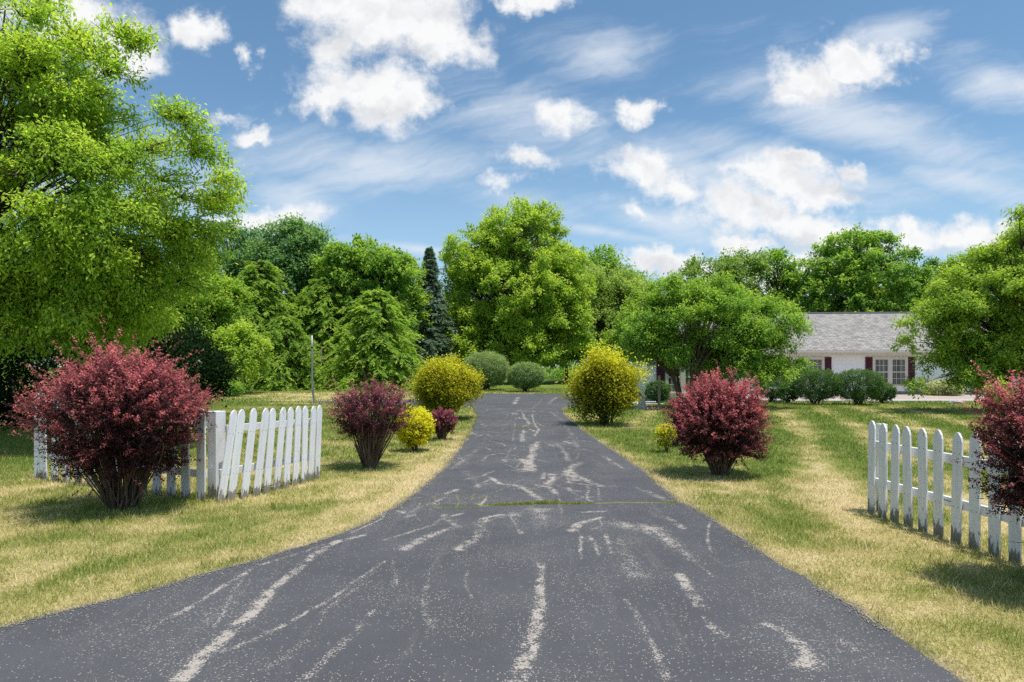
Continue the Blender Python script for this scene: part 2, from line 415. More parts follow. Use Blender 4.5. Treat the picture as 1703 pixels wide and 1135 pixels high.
    tb.build('stems', M['stem'], root, (bx, by, 0))
    lv.build('foliage', M[mat], root, (bx, by, 0))
    return root

def round_shrub(name, label, base, w, h, mat, n=9000, leaf=0.07, group=None, rough=0.10, flat_bottom=0.12, bias=0.0, spray=0.0, depth=1.0,
                aspect=0.6, cat='shrub', stem=True, topgain=0.35, squash=2.4):
    bx, by = base
    root = thing(name, label, cat, (bx, by, 0), group)
    nc = max(40, n//22)                                   # small clumps on the outline, then leaves in the clump
    d = rand_dirs(nc)
    sup = (np.abs(d)**squash).sum(1)**(-1/squash)         # slightly boxy ellipsoid
    lump = 1 - rough*1.6*vnoise(np.arctan2(d[:, 1], d[:, 0])*2.2+9, d[:, 2]*4+3, 11) + rough*0.6*rng.normal(size=nc)*0.35
    rr = np.where(rng.random(nc) < 0.18, rng.uniform(0.45, 0.85, nc), rng.uniform(0.9, 1.0, nc))*lump
    zc = h*(0.5+flat_bottom*0.5); rz = h-zc
    ctr = np.array([bx, by, zc])
    sc3 = np.array([w/2, w/2*depth, rz])
    q = ctr + d*sup[:, None]*rr[:, None]*sc3
    q[:, 2] = np.maximum(q[:, 2], h*flat_bottom*0.5+0.04)
    ci = np.repeat(np.arange(nc), 22); nl = len(ci)
    cr = 0.055*w + spray*1.5
    pos = q[ci] + rng.normal(size=(nl, 3))*cr*0.55
    pos[:, 2] = np.maximum(pos[:, 2], 0.03)
    od = d[ci]
    la = od*0.6 + rand_dirs(nl)*0.9 + np.array([0, 0, 0.25])
    up = od*0.7 + np.array([0, 0, 0.6]) + 0.7*rand_dirs(nl)
    ct = rng.random(nc)
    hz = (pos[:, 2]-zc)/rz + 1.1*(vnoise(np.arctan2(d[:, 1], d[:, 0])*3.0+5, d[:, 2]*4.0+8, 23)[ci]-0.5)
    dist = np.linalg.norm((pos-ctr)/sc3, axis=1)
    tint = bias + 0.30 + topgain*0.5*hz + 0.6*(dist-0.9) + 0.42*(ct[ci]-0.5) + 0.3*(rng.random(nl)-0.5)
    ln = leaf*rng.uniform(0.65, 1.25, nl)
    lv = Leaves(); lv.add(pos, la, up, ln, ln*aspect, tint)
    tb = Tubes(); k = 14
    a = rng.random(k)*2*np.pi; r0 = 0.06*w
    s0 = np.stack([bx+np.cos(a)*r0, by+np.sin(a)*r0, np.full(k, -0.05)], 1)
    e = ctr + rand_dirs(k)*sc3*0.7
    tb.add(bez(s0, (s0+e)/2+np.array([0, 0, 0.1*h]), e, 6), (0.012*w*np.ones(k))[:, None]*np.linspace(1.2, 0.4, 6)[None], 5)
    tb.build('stems', M['bark'], root, (bx, by, 0))
    lv.build('foliage', M[mat], root, (bx, by, 0))
    return root

# ------------------------------------------------------------------ DRIVEWAY outline
LE = [(-9.0, 0.6), (-8.2, 2.2), (-5.95, 3.6)]
LE = [(-12.0, 0.5), (-8.6, 2.6), (-6.6, 3.6)]
for px, py in [(0,1047),(100,1022),(200,996),(300,968),(417,936),(535,900),(611,872),(676,834),(740,780),(768,745),(786,715),(795,690)]:
    LE.append(G(px, py))
LE += [(-1.45, 26.6), (-1.7, 28.6), (-2.6, 29.5), (-6.5, 30.2), (-9.3, 31.0), (-9.3, 32.2), (-6.0, 33.2), (-2.4, 34.6), (-1.75, 36.5), (-1.7, 41.4)]
RE = [(3.3, 0.5), (2.75, 2.6)]
for px, py in [(1600,1135),(1516,1080),(1430,1020),(1300,940),(1269,921),(1210,883),(1146,843),(1128,836),(1063,780),(1000,738),(962,710),(936,688)]:
    RE.append(G(px, py))
RE += [(2.0, 27.0), (2.7, 28.3), (4.4, 29.2), (5.0, 30.2), (5.2, 33.0), (5.2, 38.0), (4.4, 41.4)]
LE = np.array(LE); RE = np.array(RE)
def edge_wob(Y, s): return 0.07*(fbm(Y*4.3, Y*0+s, s, 4)-0.5)
def xl(Y): return np.interp(Y, LE[:, 1], LE[:, 0]) + edge_wob(Y, 3)
def xr(Y): return np.interp(Y, RE[:, 1], RE[:, 0]) + edge_wob(Y, 9)
def edge_dist(X, Y):
    """> 0 outside the drive (horizontal distance, damped where the edge runs obliquely)"""
    a = xl(Y); b = xr(Y)
    sl = np.abs((xl(Y+0.1)-xl(Y-0.1))/0.2); sr = np.abs((xr(Y+0.1)-xr(Y-0.1))/0.2)
    o = np.maximum((a-X)/np.sqrt(1+sl*sl), (X-b)/np.sqrt(1+sr*sr))
    o = np.where(Y > 41.4, np.maximum(o, Y-41.4), o)
    return o

# garden path and gravel bed in front of the house
GRAVEL = (9.4, 27.0, 33.0, 39.8)      # x0,x1,y0,y1
PATH = (5.6, 30.0, 32.2, 33.0)
PATH2 = (5.25, 6.6, 29.6, 31.4)

# ------------------------------------------------------------------ LAWN
def dryness(X, Y):
    big = fbm(X*0.16+3.1, Y*0.11+1.7, 5, 4)
    med = fbm(X*0.75, Y*0.55, 21, 4)
    fin = fbm(X*4.0, Y*3.0, 41, 3)
    e = edge_dist(X, Y)
    dry = 0.08 + 1.0*(big-0.45) + 1.0*(med-0.45) + 1.0*(fin-0.5)
    near = np.exp(-np.clip(e, 0, 9)/0.55)
    dry = dry + 0.50*near*(Y < 29) - 0.30*np.exp(-((e-0.02)/0.06)**2)*(med > 0.52)
    # the front of the lawn on both sides is scorched
    dry = dry + 0.42*np.exp(-((Y-5.6)/1.9)**2)*np.exp(-((X+4.6)/3.4)**2) + 0.34*np.exp(-((Y-5.8)/2.6)**2)*sstep(2.0, 4.2, X)*sstep(7.5, 4.5, X)
    dry = dry + 0.18*np.exp(-((Y-9.5)/2.5)**2)*(X < 0)
    # mowing stripes on the right lawn
    s = X*0.955 - Y*0.285 + 0.45*np.sin(Y*0.16+0.6) + 0.25*(fbm(X*0.3, Y*0.3, 77, 2)-0.5)
    st = np.sin(s*2*np.pi/1.55)
    side = sstep(2.2, 4.2, X)*sstep(4.5, 9.0, Y)*sstep(31.5, 25, Y)
    dry = dry + side*(0.36*st + 0.12)
    s2 = np.sin((Y*1.0+0.12*X)*2*np.pi/2.6)
    dry = dry + 0.20*s2*sstep(24, 29, Y)*sstep(0, -6, X)*sstep(50, 40, Y) + 0.25*sstep(31, 36, Y)*sstep(46, 38, Y)*sstep(-4, -8, X)
    dry = dry - 0.22*sstep(-6.5, -9.0, X)*sstep(24, 15, Y) - 0.25*sstep(24, 30, Y)*sstep(5, 9, X) - 0.3*sstep(43, 47, Y)
    return np.clip(dry, 0, 1)

def axis_pts(lo, hi, fine_lo, fine_hi, step, far):
    a = [fine_lo]; s = step
    while a[-1] > lo: s *= 1.35; a.append(a[-1]-s)
    a = a[::-1]
    b = list(np.arange(fine_lo+step, fine_hi, step)); s = step
    while b[-1] < hi: s *= 1.35; b.append(b[-1]+s)
    return np.array(a+b)
gx = axis_pts(-900, 900, -17, 17, 0.22, 0); gy = axis_pts(-60, 1500, 2.0, 44, 0.22, 0)
GX, GY = np.meshgrid(gx, gy); nx, ny = len(gx), len(gy)
GZ = 0.05*(fbm(GX*0.35, GY*0.35, 91, 3)-0.5)*sstep(0.0, 1.2, edge_dist(GX, GY)) - 0.012
GZ = np.where(edge_dist(GX, GY) < 0.0, -0.03, GZ)
dryG = dryness(np.clip(GX, -60, 60), np.clip(GY, 0, 120))
idx = np.arange(nx*ny).reshape(ny, nx)
Q = np.stack([idx[:-1, :-1], idx[:-1, 1:], idx[1:, 1:], idx[1:, :-1]], -1).reshape(-1, 4)
m, t = new_mat('lawn_soil_and_turf')
pos = t.n('ShaderNodeNewGeometry').outputs['Position']
f1 = t.noise(pos, 38.0, 4.0, 0.7); f2 = t.noise(pos, 7.0, 4.0, 0.65)
dv = t.math('ADD', t.attr('dry'), t.math('ADD', t.math('MULTIPLY', t.math('SUBTRACT', f1, 0.5), 1.1), t.math('MULTIPLY', t.math('SUBTRACT', f2, 0.5), 0.5)))
col = t.ramp(dv, [(0.0, (0.14,0.20,0.034)), (0.35, (0.26,0.275,0.070)), (0.65, (0.44,0.38,0.15)), (1.0, (0.62,0.51,0.29))])
col = t.mix(t.mapr(f1, 0.52, 0.30), col, t.mix(1.0, col, (0.45,0.45,0.40), 'MULTIPLY'))
soil = t.math('MULTIPLY', t.mapr(t.math('ADD', t.attr('edge'), t.math('MULTIPLY', t.math('SUBTRACT', f2, 0.5), 0.5)), 0.20, 0.02), t.mapr(f2, 0.35, 0.6, 0.4, 1.0))
col = t.mix(soil, col, t.ramp(f1, [(0.3, (0.13,0.10,0.07)), (0.7, (0.33,0.27,0.20))]))
bp = t.n('ShaderNodeBump', {'Height': f1, 'Strength': 0.7, 'Distance': 0.03}).outputs[0]
out(t, t.n('ShaderNodeBsdfPrincipled', {'Base Color': col, 'Roughness': 0.9, 'Specular IOR Level': 0.1, 'Normal': bp}).outputs[0])
ground = mesh_np('lawn', np.stack([GX, GY, GZ], -1).reshape(-1, 3), Q, np.full(len(Q), 4), m, None, {'dry': dryG.ravel(), 'edge': edge_dist(GX, GY).ravel()}, True)
ground['kind'] = 'structure'

# ------------------------------------------------------------------ DRIVEWAY surface with worn, pale streaks
rows = np.concatenate([np.arange(0.5, 3.2, 0.1), np.arange(3.2, 9, 0.018), np.arange(9, 16, 0.03), np.arange(16, 41.4, 0.07), [41.4]])
ncol = 480
u = np.linspace(0, 1, ncol)
RY = np.repeat(rows[:, None], ncol, 1); XL_ = xl(rows); XR_ = xr(rows)
RX = XL_[:, None] + (XR_-XL_)[:, None]*u[None]
wear = np.zeros_like(RX); moss = np.zeros_like(RX)
def stroke(pts, w0, w1=None, amp=1.0, arr=None, power=2.0):
    arr = wear if arr is None else arr
    P = np.array([G(*p) for p in pts]); w1 = w1 or w0
    if arr is None: k_ = 0.34 if w0 < 0.09 and P[:, 1].min() < 7.0 else 0.48; w0 = max(w0*k_, 0.011); w1 = max(w1*k_, 0.011)
    best = np.zeros_like(RX)
    lo, hi = P[:, 1].min()-0.8, P[:, 1].max()+0.8
    rm = (rows > lo) & (rows < hi)
    if not rm.any(): return
    X = RX[rm]; Y = RY[rm]
    wob = 0.05*(fbm(X*2.2, Y*2.2, 31, 3)-0.5)
    b = np.zeros_like(X); n = len(P)-1
    for i in range(n):
        a, c = P[i], P[i+1]; v = c-a; L2 = max((v*v).sum(), 1e-6)
        tt = np.clip(((X-a[0])*v[0]+(Y-a[1])*v[1])/L2, 0, 1)
        w = w0 + (w1-w0)*(i+tt)/n
        dd = np.hypot(X+wob-(a[0]+tt*v[0]), Y-(a[1]+tt*v[1]))
        b = np.maximum(b, amp*np.exp(-(dd/w)**power))
    arr[rm] = np.maximum(arr[rm], b)
S = stroke
# cracks in the foreground that have lost their sealcoat
S([(605,893),(560,903),(520,925),(470,968),(420,1020),(360,1075),(300,1135)], 0.055, 0.075, 1.0)
S([(540,908),(470,930),(420,945),(380,972),(330,1005),(290,1025)], 0.045, 0.035, 0.8)
S([(290,1025),(240,1052),(190,1075)], 0.05, 0.06, 0.5)
S([(640,935),(590,968),(540,1005),(480,1040),(430,1065),(380,1085)], 0.03, 0.035, 0.85)
S([(630,940),(585,985),(545,1015),(535,1040)], 0.06, 0.03, 0.62)
S([(622,1018),(590,1055),(550,1090),(505,1135)], 0.035, 0.06, 0.85)
S([(520,1065),(480,1095),(440,1118)], 0.06, 0.05, 0.6)
S([(901,940),(900,985),(893,1040),(878,1090),(855,1135)], 0.042, 0.085, 1.0)
S([(1040,1000),(1056,1020),(1072,1055),(1090,1085),(1108,1128)], 0.028, 0.05, 0.9)
S([(1130,958),(1145,985),(1162,1010)], 0.06, 0.07, 0.95)
S([(1170,1030),(1190,1050),(1205,1060)], 0.05, 0.06, 0.7)
S([(1270,1040),(1310,1055),(1335,1080),(1345,1108)], 0.05, 0.10, 0.75)
S([(1320,1108),(1362,1108)], 0.05, 0.05, 0.95)
S([(1400,1068),(1418,1082)], 0.05, 0.07, 0.6)
S([(950,1000),(948,1040),(945,1075)], 0.06, 0.05, 0.45)
S([(930,950),(945,985),(965,1010),(955,1040)], 0.20, 0.16, 0.46)
S([(1000,945),(985,985)], 0.16, 0.10, 0.40)
S([(1035,905),(1050,940),(1060,960)], 0.26, 0.16, 0.62)
S([(1075,878),(1105,895),(1130,915),(1150,932)], 0.20, 0.10, 0.72)
S([(1030,872),(1060,880),(1095,882)], 0.22, 0.2, 0.66)
S([(1105,860),(1125,870),(1135,880)], 0.07, 0.07, 0.85)
S([(1095,862),(1080,852)], 0.08, 0.05, 0.6)
S([(965,895),(964,920),(966,932)], 0.04, 0.02, 0.8)
S([(980,893),(992,915),(997,925)], 0.04, 0.03, 0.8)
S([(1005,890),(1014,910),(1016,922)], 0.04, 0.03, 0.8)
S([(950,885),(962,873),(1000,862)], 0.10, 0.05, 0.85)
S([(970,853),(1010,852)], 0.07, 0.05, 0.8)
S([(850,860),(868,890)], 0.035, 0.05, 0.85)
S([(895,850),(900,862),(898,880)], 0.18, 0.10, 0.78)
S([(880,848),(925,848)], 0.05, 0.05, 0.7)
S([(855,857),(820,862),(795,872),(800,885),(780,905),(765,915)], 0.14, 0.10, 0.86)
S([(800,865),(830,858),(850,858)], 0.06, 0.05, 0.9)
S([(770,875),(735,885),(700,900),(672,915)], 0.07, 0.10, 0.82)
S([(740,858),(720,875),(690,885),(640,900)], 0.05, 0.04, 0.8)
S([(760,865),(725,875)], 0.06, 0.05, 0.6)
S([(700,930),(655,965)], 0.05, 0.04, 0.5)
S([(870,1010),(860,1060),(870,1110)], 0.22, 0.2, 0.34)
S([(700,1010),(760,1040),(800,1080)], 0.3, 0.3, 0.30)
S([(1110,1050),(1130,1035),(1140,1015)], 0.12, 0.12, 0.44)
S([(620,1120),(680,1080),(700,1060)], 0.2, 0.2, 0.34)
S([(1000,1090),(1050,1120)], 0.15, 0.15, 0.34)
# middle stretch between the two grassy joints
for a in [[(885,740),(887,755),(880,768),(885,785)], [(868,765),(880,775),(872,785)], [(895,735),(888,748)]]: S(a, 0.10, 0.13, 0.95)
S([(870,735),(868,725),(872,718)], 0.12, 0.10, 0.8)
S([(890,725),(896,715),(888,705),(885,690)], 0.06, 0.04, 0.85)
S([(880,705),(872,695),(868,685)], 0.10, 0.06, 0.8)
S([(853,735),(856,712),(858,695)], 0.06, 0.05, 0.6)
S([(960,745),(953,728),(935,700),(915,685)], 0.12, 0.10, 0.62)
S([(960,800),(945,785),(955,775),(965,770)], 0.14, 0.12, 0.9)
S([(938,790),(965,795),(985,805),(1000,810)], 0.10, 0.10, 0.95)
S([(945,803),(980,808),(998,808)], 0.06, 0.06, 0.9)
S([(978,808),(978,832)], 0.035, 0.03, 0.85)
S([(945,768),(940,755),(930,742)], 0.10, 0.08, 0.75)
S([(960,765),(962,755)], 0.05, 0.05, 0.6)
S([(855,808),(870,812),(885,822),(898,832)], 0.08, 0.09, 0.9)
S([(918,790),(920,798),(910,806)], 0.10, 0.08, 0.85)
S([(895,808),(915,812),(925,822)], 0.07, 0.07, 0.85)
S([(960,832),(990,828)], 0.05, 0.05, 0.8)
S([(1005,760),(1020,770),(1035,780)], 0.09, 0.06, 0.75)
S([(970,748),(985,752)], 0.10, 0.08, 0.7)
S([(800,745),(785,755),(765,770),(750,782)], 0.16, 0.08, 0.62)
S([(788,748),(778,765)], 0.05, 0.04, 0.6)
S([(805,788),(835,784),(870,783)], 0.06, 0.06, 0.75)
S([(775,785),(790,800),(800,808),(815,805)], 0.11, 0.09, 0.72)
S([(790,812),(800,806),(820,797)], 0.10, 0.06, 0.75)
S([(745,822),(760,815)], 0.09, 0.07, 0.8)
S([(720,800),(735,793)], 0.07, 0.05, 0.6)
S([(712,812),(745,811)], 0.04, 0.04, 0.6)
S([(840,770),(845,755),(850,745)], 0.06, 0.05, 0.6)
S([(1010,810),(1030,811)], 0.05, 0.05, 0.7)
S([(1075,818),(1095,828),(1110,834)], 0.14, 0.12, 0.75)
S([(1058,812),(1066,816)], 0.06, 0.06, 0.65)
S([(800,700),(835,698)], 0.16, 0.10, 0.5)
S([(855,673),(862,661)], 0.16, 0.16, 0.95)
S([(912,672),(920,665),(930,660)], 0.18, 0.12, 0.75)
S([(835,690),(842,683)], 0.14, 0.1, 0.5)
rs = np.random.default_rng(31)
for k in range(95):                                  # many small flakes, denser in the two wheel tracks
    yy_ = rs.uniform(7.0, 27.0); c_ = rs.choice([-0.55, 0.35, 0.9, -1.2, 1.4, 0.1]) + rs.normal()*0.22
    an_ = rs.normal()*0.7 + (np.pi/2 if rs.random() < 0.8 else 0); ln_ = rs.uniform(0.12, 0.55); ww_ = rs.uniform(0.04, 0.10)
    q0 = (c_-np.cos(an_)*ln_/2, yy_-np.sin(an_)*ln_*1.2); q1 = (c_+np.cos(an_)*ln_/2, yy_+np.sin(an_)*ln_*1.2); q2 = (c_+rs.normal()*0.12, yy_+rs.normal()*0.12)
    stroke([(CX+F*a_/b_, HY+F*EYE/b_) for a_, b_ in (q0, q2, q1)], ww_, ww_*0.6, rs.uniform(0.5, 0.95))
for k in range(70):                                   # thin lengthwise scuffs
    yy_ = rs.uniform(4.2, 26.0)**1.0; hw_ = 1.45 + (0.9 if yy_ < 7 else 0); c_ = rs.uniform(-hw_-0.2, hw_); ln_ = rs.uniform(0.4, 1.7); sl2 = rs.normal()*0.16
    q0 = (c_-sl2*ln_, yy_-ln_/2); q1 = (c_+rs.normal()*0.05, yy_); q2 = (c_+sl2*ln_, yy_+ln_/2)
    if q0[1] < 3.2: continue
    stroke([(CX+F*a_/b_, HY+F*EYE/b_) for a_, b_ in (q0, q1, q2)], rs.uniform(0.02, 0.05), rs.uniform(0.015, 0.04), rs.uniform(0.50, 0.80))
# pale, broken verge along both edges
ed = -edge_dist(RX, RY)
wear = np.maximum(wear, 0.45*np.exp(-(ed/0.05)**2)) * 1.0
# grassy joints and the crazed patch on the left of the first joint
for a, w, am in [([(800,843),(850,841),(905,839),(960,840),(1020,838),(1080,838),(1128,839)], 0.03, 1.0),
                 ([(690,842),(740,846),(800,845)], 0.012, 0.85), ([(695,832),(740,833),(790,828),(812,826)], 0.010, 0.7),
                 ([(720,826),(730,838),(728,846)], 0.010, 0.7), ([(760,824),(765,836),(758,847)], 0.010, 0.7), ([(790,822),(785,834),(800,841)], 0.012, 0.8),
                 ([(740,838),(775,840),(812,836)], 0.012, 0.8), ([(812,826),(806,834),(790,840)], 0.012, 0.8), ([(700,848),(760,851),(800,849)], 0.010, 0.6),
                 ([(808,714),(860,713),(885,712),(950,713)], 0.03, 0.85), ([(800,681),(860,680),(925,681)], 0.05, 0.6), ([(845,740),(930,740),(1000,739)], 0.02, 0.5),
                 ([(885,680),(895,672),(902,664)], 0.05, 0.55)]:
    stroke(a, w, None, am, moss)
RZ = 0.010 + 0.012*(fbm(RX*0.6, RY*0.6, 55, 2)-0.5)
idx = np.arange(len(rows)*ncol).reshape(len(rows), ncol)
Q = np.stack([idx[:-1, :-1], idx[:-1, 1:], idx[1:, 1:], idx[1:, :-1]], -1).reshape(-1, 4)
m, t = new_mat('sealed_asphalt')
pos = t.n('ShaderNodeNewGeometry').outputs['Position']
fine = t.noise(pos, 74.0, 3.0, 0.7); grain = t.noise(pos, 260.0, 2.0, 0.6); blot = t.noise(pos, 1.3, 4.0, 0.6)
wide = t.noise(t.vmath('MULTIPLY', pos, (1.0, 0.35, 1.0)), 0.55, 4.0, 0.6)
base = t.ramp(t.math('ADD', t.math('MULTIPLY', blot, 0.5), t.math('MULTIPLY', wide, 0.5)), [(0.33, (0.066,0.0675,0.072)), (0.67, (0.100,0.102,0.107))])
base = t.mix(t.mapr(grain, 0.35, 0.70), t.mix(1.0, base, (0.72,0.72,0.74), 'MULTIPLY'), t.mix(1.0, base, (1.25,1.25,1.25), 'MULTIPLY'))
pale = t.ramp(t.noise(pos, 120.0, 2.0, 0.6), [(0.3, (0.24,0.21,0.18)), (0.7, (0.52,0.47,0.41))])
wr = t.mapr(t.attr('wear'), 0.25, 1.0)
wr = t.math('MULTIPLY', wr, t.mapr(t.noise(pos, 9.0, 3.0, 0.65), 0.36, 0.58, 0.30, 1.0))
bgd = t.mapr(t.noise(pos, 0.8, 3.0, 0.6), 0.34, 0.64, 0.08, 0.26)
wv = t.math('ADD', t.math('MULTIPLY', wr, 0.37), bgd)
bl2 = t.noise(pos, 5.0, 4.0, 0.7)
wv = t.math('ADD', wv, t.math('MULTIPLY', t.math('SUBTRACT', bl2, 0.5), t.math('MULTIPLY', wr, 0.75)))
thr = t.math('SUBTRACT', t.math('ADD', wv, t.math('MULTIPLY', t.math('SUBTRACT', fine, 0.5), 1.6)), 0.40)
mask = t.mapr(thr, 0.0, 0.09)
vor = t.n('ShaderNodeTexVoronoi', {'Vector': pos, 'Scale': 78.0})
vr = t.n('ShaderNodeSeparateColor', {'Color': vor.outputs['Color']}).outputs[0]
dg = t.math('ADD', t.mapr(t.noise(pos, 1.1, 4.0, 0.7), 0.38, 0.68, 0.010, 0.22), t.math('MULTIPLY', wr, 0.5))
stone = t.math('MULTIPLY', t.math('LESS_THAN', vr, dg), t.mapr(vor.outputs['Distance'], 0.44, 0.26))
mask = t.math('MAXIMUM', mask, stone)
lane = t.noise(t.vmath('MULTIPLY', pos, (7.0, 0.55, 1.0)), 1.0, 5.0, 0.65)
mask = t.math('MAXIMUM', mask, t.math('MULTIPLY', t.mapr(lane, 0.54, 0.72, 0.0, 0.20), t.mapr(fine, 0.42, 0.60)))
col = t.mix(mask, base, pale)
mm = t.math('MULTIPLY', t.attr('moss'), t.mapr(fine, 0.35, 0.6, 0.2, 1.0))
mm = t.mapr(mm, 0.15, 0.55)
col = t.mix(mm, col, t.ramp(bl2, [(0.35, (0.10,0.15,0.03)), (0.65, (0.30,0.27,0.10))]))
hgt = t.math('ADD', t.math('MULTIPLY', grain, 0.6), t.math('MULTIPLY', mask, -0.25))
bp = t.n('ShaderNodeBump', {'Height': hgt, 'Strength': 0.55, 'Distance': 0.006}).outputs[0]
out(t, t.n('ShaderNodeBsdfPrincipled', {'Base Color': col, 'Roughness': 0.78, 'Specular IOR Level': 0.30, 'Normal': bp}).outputs[0])
drive = mesh_np('driveway', np.stack([RX, RY, RZ], -1).reshape(-1, 3), Q, np.full(len(Q), 4), m, None, {'wear': wear.ravel(), 'moss': moss.ravel()}, True)
drive['kind'] = 'structure'

# ------------------------------------------------------------------ GRASS blades
def in_rect(X, Y, r, mgn=0.05): return (X > r[0]-mgn) & (X < r[1]+mgn) & (Y > r[2]-mgn) & (Y < r[3]+mgn)
BX = []; BY = []; BW = []; BH = []
def scatter(y0, y1, dens, width, height):
    xm = lambda y: y*0.78+3.6
    n = int((y1-y0)*(xm(y0)+xm(y1))*dens)
    Y = rng.uniform(y0, y1, n); X = rng.uniform(-1, 1, n)*xm(Y)
    e = edge_dist(X, Y)
    keep = (e > -0.012-0.13*np.clip(fbm(X*2.3, Y*2.3, 66, 3)-0.52, 0, 1)*rng.random(n)*3) & ~in_rect(X, Y, GRAVEL) & ~in_rect(X, Y, PATH) & ~in_rect(X, Y, PATH2)
    keep &= (X < Y*0.80+4.0)
    X = X[keep]; Y = Y[keep]; k = len(X)
    BX.append(X); BY.append(Y); BW.append(width*rng.uniform(0.6, 1.3, k)); BH.append(height*rng.uniform(0.5, 1.35, k))
scatter(2.6, 5.0, 5200, 0.0050, 0.046)
scatter(5.0, 8.0, 3400, 0.0065, 0.048)
scatter(8.0, 12.0, 1700, 0.0095, 0.050)
scatter(12.0, 19.0, 620, 0.016, 0.055)
scatter(19.0, 30.0, 190, 0.030, 0.060)
scatter(30.0, 52.0, 50, 0.06, 0.07)
for k in range(520):                                  # taller tufts the mower has missed
    y_ = rng.uniform(3.5, 17.0); x_ = rng.uniform(-1, 1)*(y_*0.78+1.5)
    if float(edge_dist(np.array([x_]), np.array([y_]))[0]) < 0.0: continue
    q_ = rng.integers(9, 26)
    BX.append(x_+rng.normal(size=q_)*0.035); BY.append(y_+rng.normal(size=q_)*0.035); BW.append(np.full(q_, 0.004+0.0009*y_)); BH.append(rng.uniform(0.05, 0.11, q_))
X = np.concatenate(BX); Y = np.concatenate(BY); W = np.concatenate(BW); H = np.concatenate(BH); n = len(X)
dr = dryness(X, Y)
e = edge_dist(X, Y)
H *= 0.75 + 0.55*fbm(X*1.3, Y*1.3, 61, 3) + 0.5*np.exp(-(e/0.07)**2)*(fbm(X*1.5, Y*1.5, 62, 2) > 0.5)
H *= 1-0.25*dr
a = rng.random(n)*2*np.pi
lean = rng.uniform(0.15, 0.95, n)*H*(0.8+0.6*dr)
b = a + rng.normal(size=n)*1.0
gz = np.zeros(n)-0.008
p = np.stack([X, Y, gz], 1)
sd = np.stack([np.cos(a), np.sin(a), np.zeros(n)], 1)*(W/2)[:, None]
tip = p + np.stack([np.cos(b)*lean, np.sin(b)*lean, H*np.sqrt(np.clip(1-0.45*(lean/H)**2*0.8, 0.3, 1))], 1)
V = np.stack([p-sd, p+sd, tip], 1).reshape(-1, 3)
dv = np.clip(dr + rng.normal(size=n)*0.27, 0, 1)
m, t = new_mat('grass_blades')
col = t.ramp(t.attr('dry'), [(0.0, (0.20,0.29,0.048)), (0.35, (0.39,0.41,0.105)), (0.62, (0.60,0.53,0.21)), (1.0, (0.82,0.69,0.41))])
pr = t.n('ShaderNodeBsdfPrincipled', {'Base Color': col, 'Roughness': 0.6, 'Specular IOR Level': 0.2}).outputs[0]
tr = t.n('ShaderNodeBsdfTranslucent', {'Color': col}).outputs[0]
out(t, t.n('ShaderNodeMixShader', {0: 0.35, 1: pr, 2: tr}).outputs[0])
M['grass'] = m
gr = mesh_np('grass', V, np.arange(n*3), np.full(n, 3), m, None, {'dry': np.repeat(dv, 3)})
gr['kind'] = 'stuff'; gr['label'] = 'short half dry grass of the lawn on both sides of the drive'; gr['category'] = 'grass'
# grass growing out of the joints
P = []; 
def joint(pts, n, w, hh):
    A = np.array([G(*p) for p in pts]); seg = np.linalg.norm(np.diff(A, axis=0), axis=1); cum = np.concatenate([[0], np.cumsum(seg)])
    s = rng.random(n)*cum[-1]
    x = np.interp(s, cum, A[:, 0]); y = np.interp(s, cum, A[:, 1])
    dens = fbm(s*1.9, s*0+len(pts), 13, 3)
    k = rng.random(n) < np.clip((dens-0.32)*3.0, 0.06, 1)
    P.append(np.stack([x[k]+rng.normal(size=k.sum())*0.01, y[k]+rng.normal(size=k.sum())*w, hh*rng.uniform(0.4, 1.3, k.sum())*(0.5+dens[k])], 1))
joint([(790,843),(850,841),(905,839),(960,840),(1020,838),(1080,838),(1130,839)], 5200, 0.020, 0.026)
joint([(850,841),(905,839),(925,839)], 500, 0.03, 0.045)
joint([(690,842),(740,846),(800,845)], 260, 0.02, 0.02)
joint([(808,714),(860,713),(885,712),(950,713)], 300, 0.03, 0.03)
joint([(860,713),(878,712)], 120, 0.05, 0.05)
J = np.concatenate(P); n = len(J)
a = rng.random(n)*2*np.pi; b = rng.random(n)*2*np.pi; H = J[:, 2]
p = np.stack([J[:, 0], J[:, 1], np.full(n, 0.005)], 1)
sd = np.stack([np.cos(a), np.sin(a), 0*a], 1)*0.0045
tip = p + np.stack([np.cos(b)*H*0.6, np.sin(b)*H*0.6, H], 1)
jg = mesh_np('grass', np.stack([p-sd, p+sd, tip], 1).reshape(-1, 3), np.arange(n*3), np.full(n, 3), M['grass'], None, {'dry': np.repeat(np.clip(0.22+0.2*rng.normal(size=n), 0, 0.7), 3)})
jg['kind'] = 'stuff'; jg['label'] = 'green grass growing in the cracks across the drive'; jg['category'] = 'grass'

# crumbs of gravel along the edges of the drive
n = 9000
y = 3.2 + 13*rng.random(n)**1.6; side = rng.random(n) < 0.5
x = np.where(side, xl(y) + np.abs(rng.normal(size=n))*0.05*np.where(y < 6, 1.5, 1) - 0.03, xr(y) - np.abs(rng.normal(size=n))*0.05 + 0.03)
k = fbm(y*1.3, side*9.0, 71, 3) > 0.42; x = x[k]; y = y[k]; n = len(x)
sz = rng.uniform(0.003, 0.009, n)
tet = nrm(np.array([[1, 1, 1], [1, -1, -1], [-1, 1, -1], [-1, -1, 1.0]]))
th = rng.random(n)*6.283; cs, sn = np.cos(th)[:, None], np.sin(th)[:, None]
tv = tet[None]*sz[:, None, None]*rng.uniform(0.7, 1.3, (n, 4, 1))
V = np.stack([x[:, None]+tv[..., 0]*cs-tv[..., 1]*sn, y[:, None]+tv[..., 0]*sn+tv[..., 1]*cs, 0.016+tv[..., 2]*0.8], -1).reshape(-1, 3)
fi = np.array([[0, 1, 2], [0, 3, 1], [0, 2, 3], [1, 3, 2]])
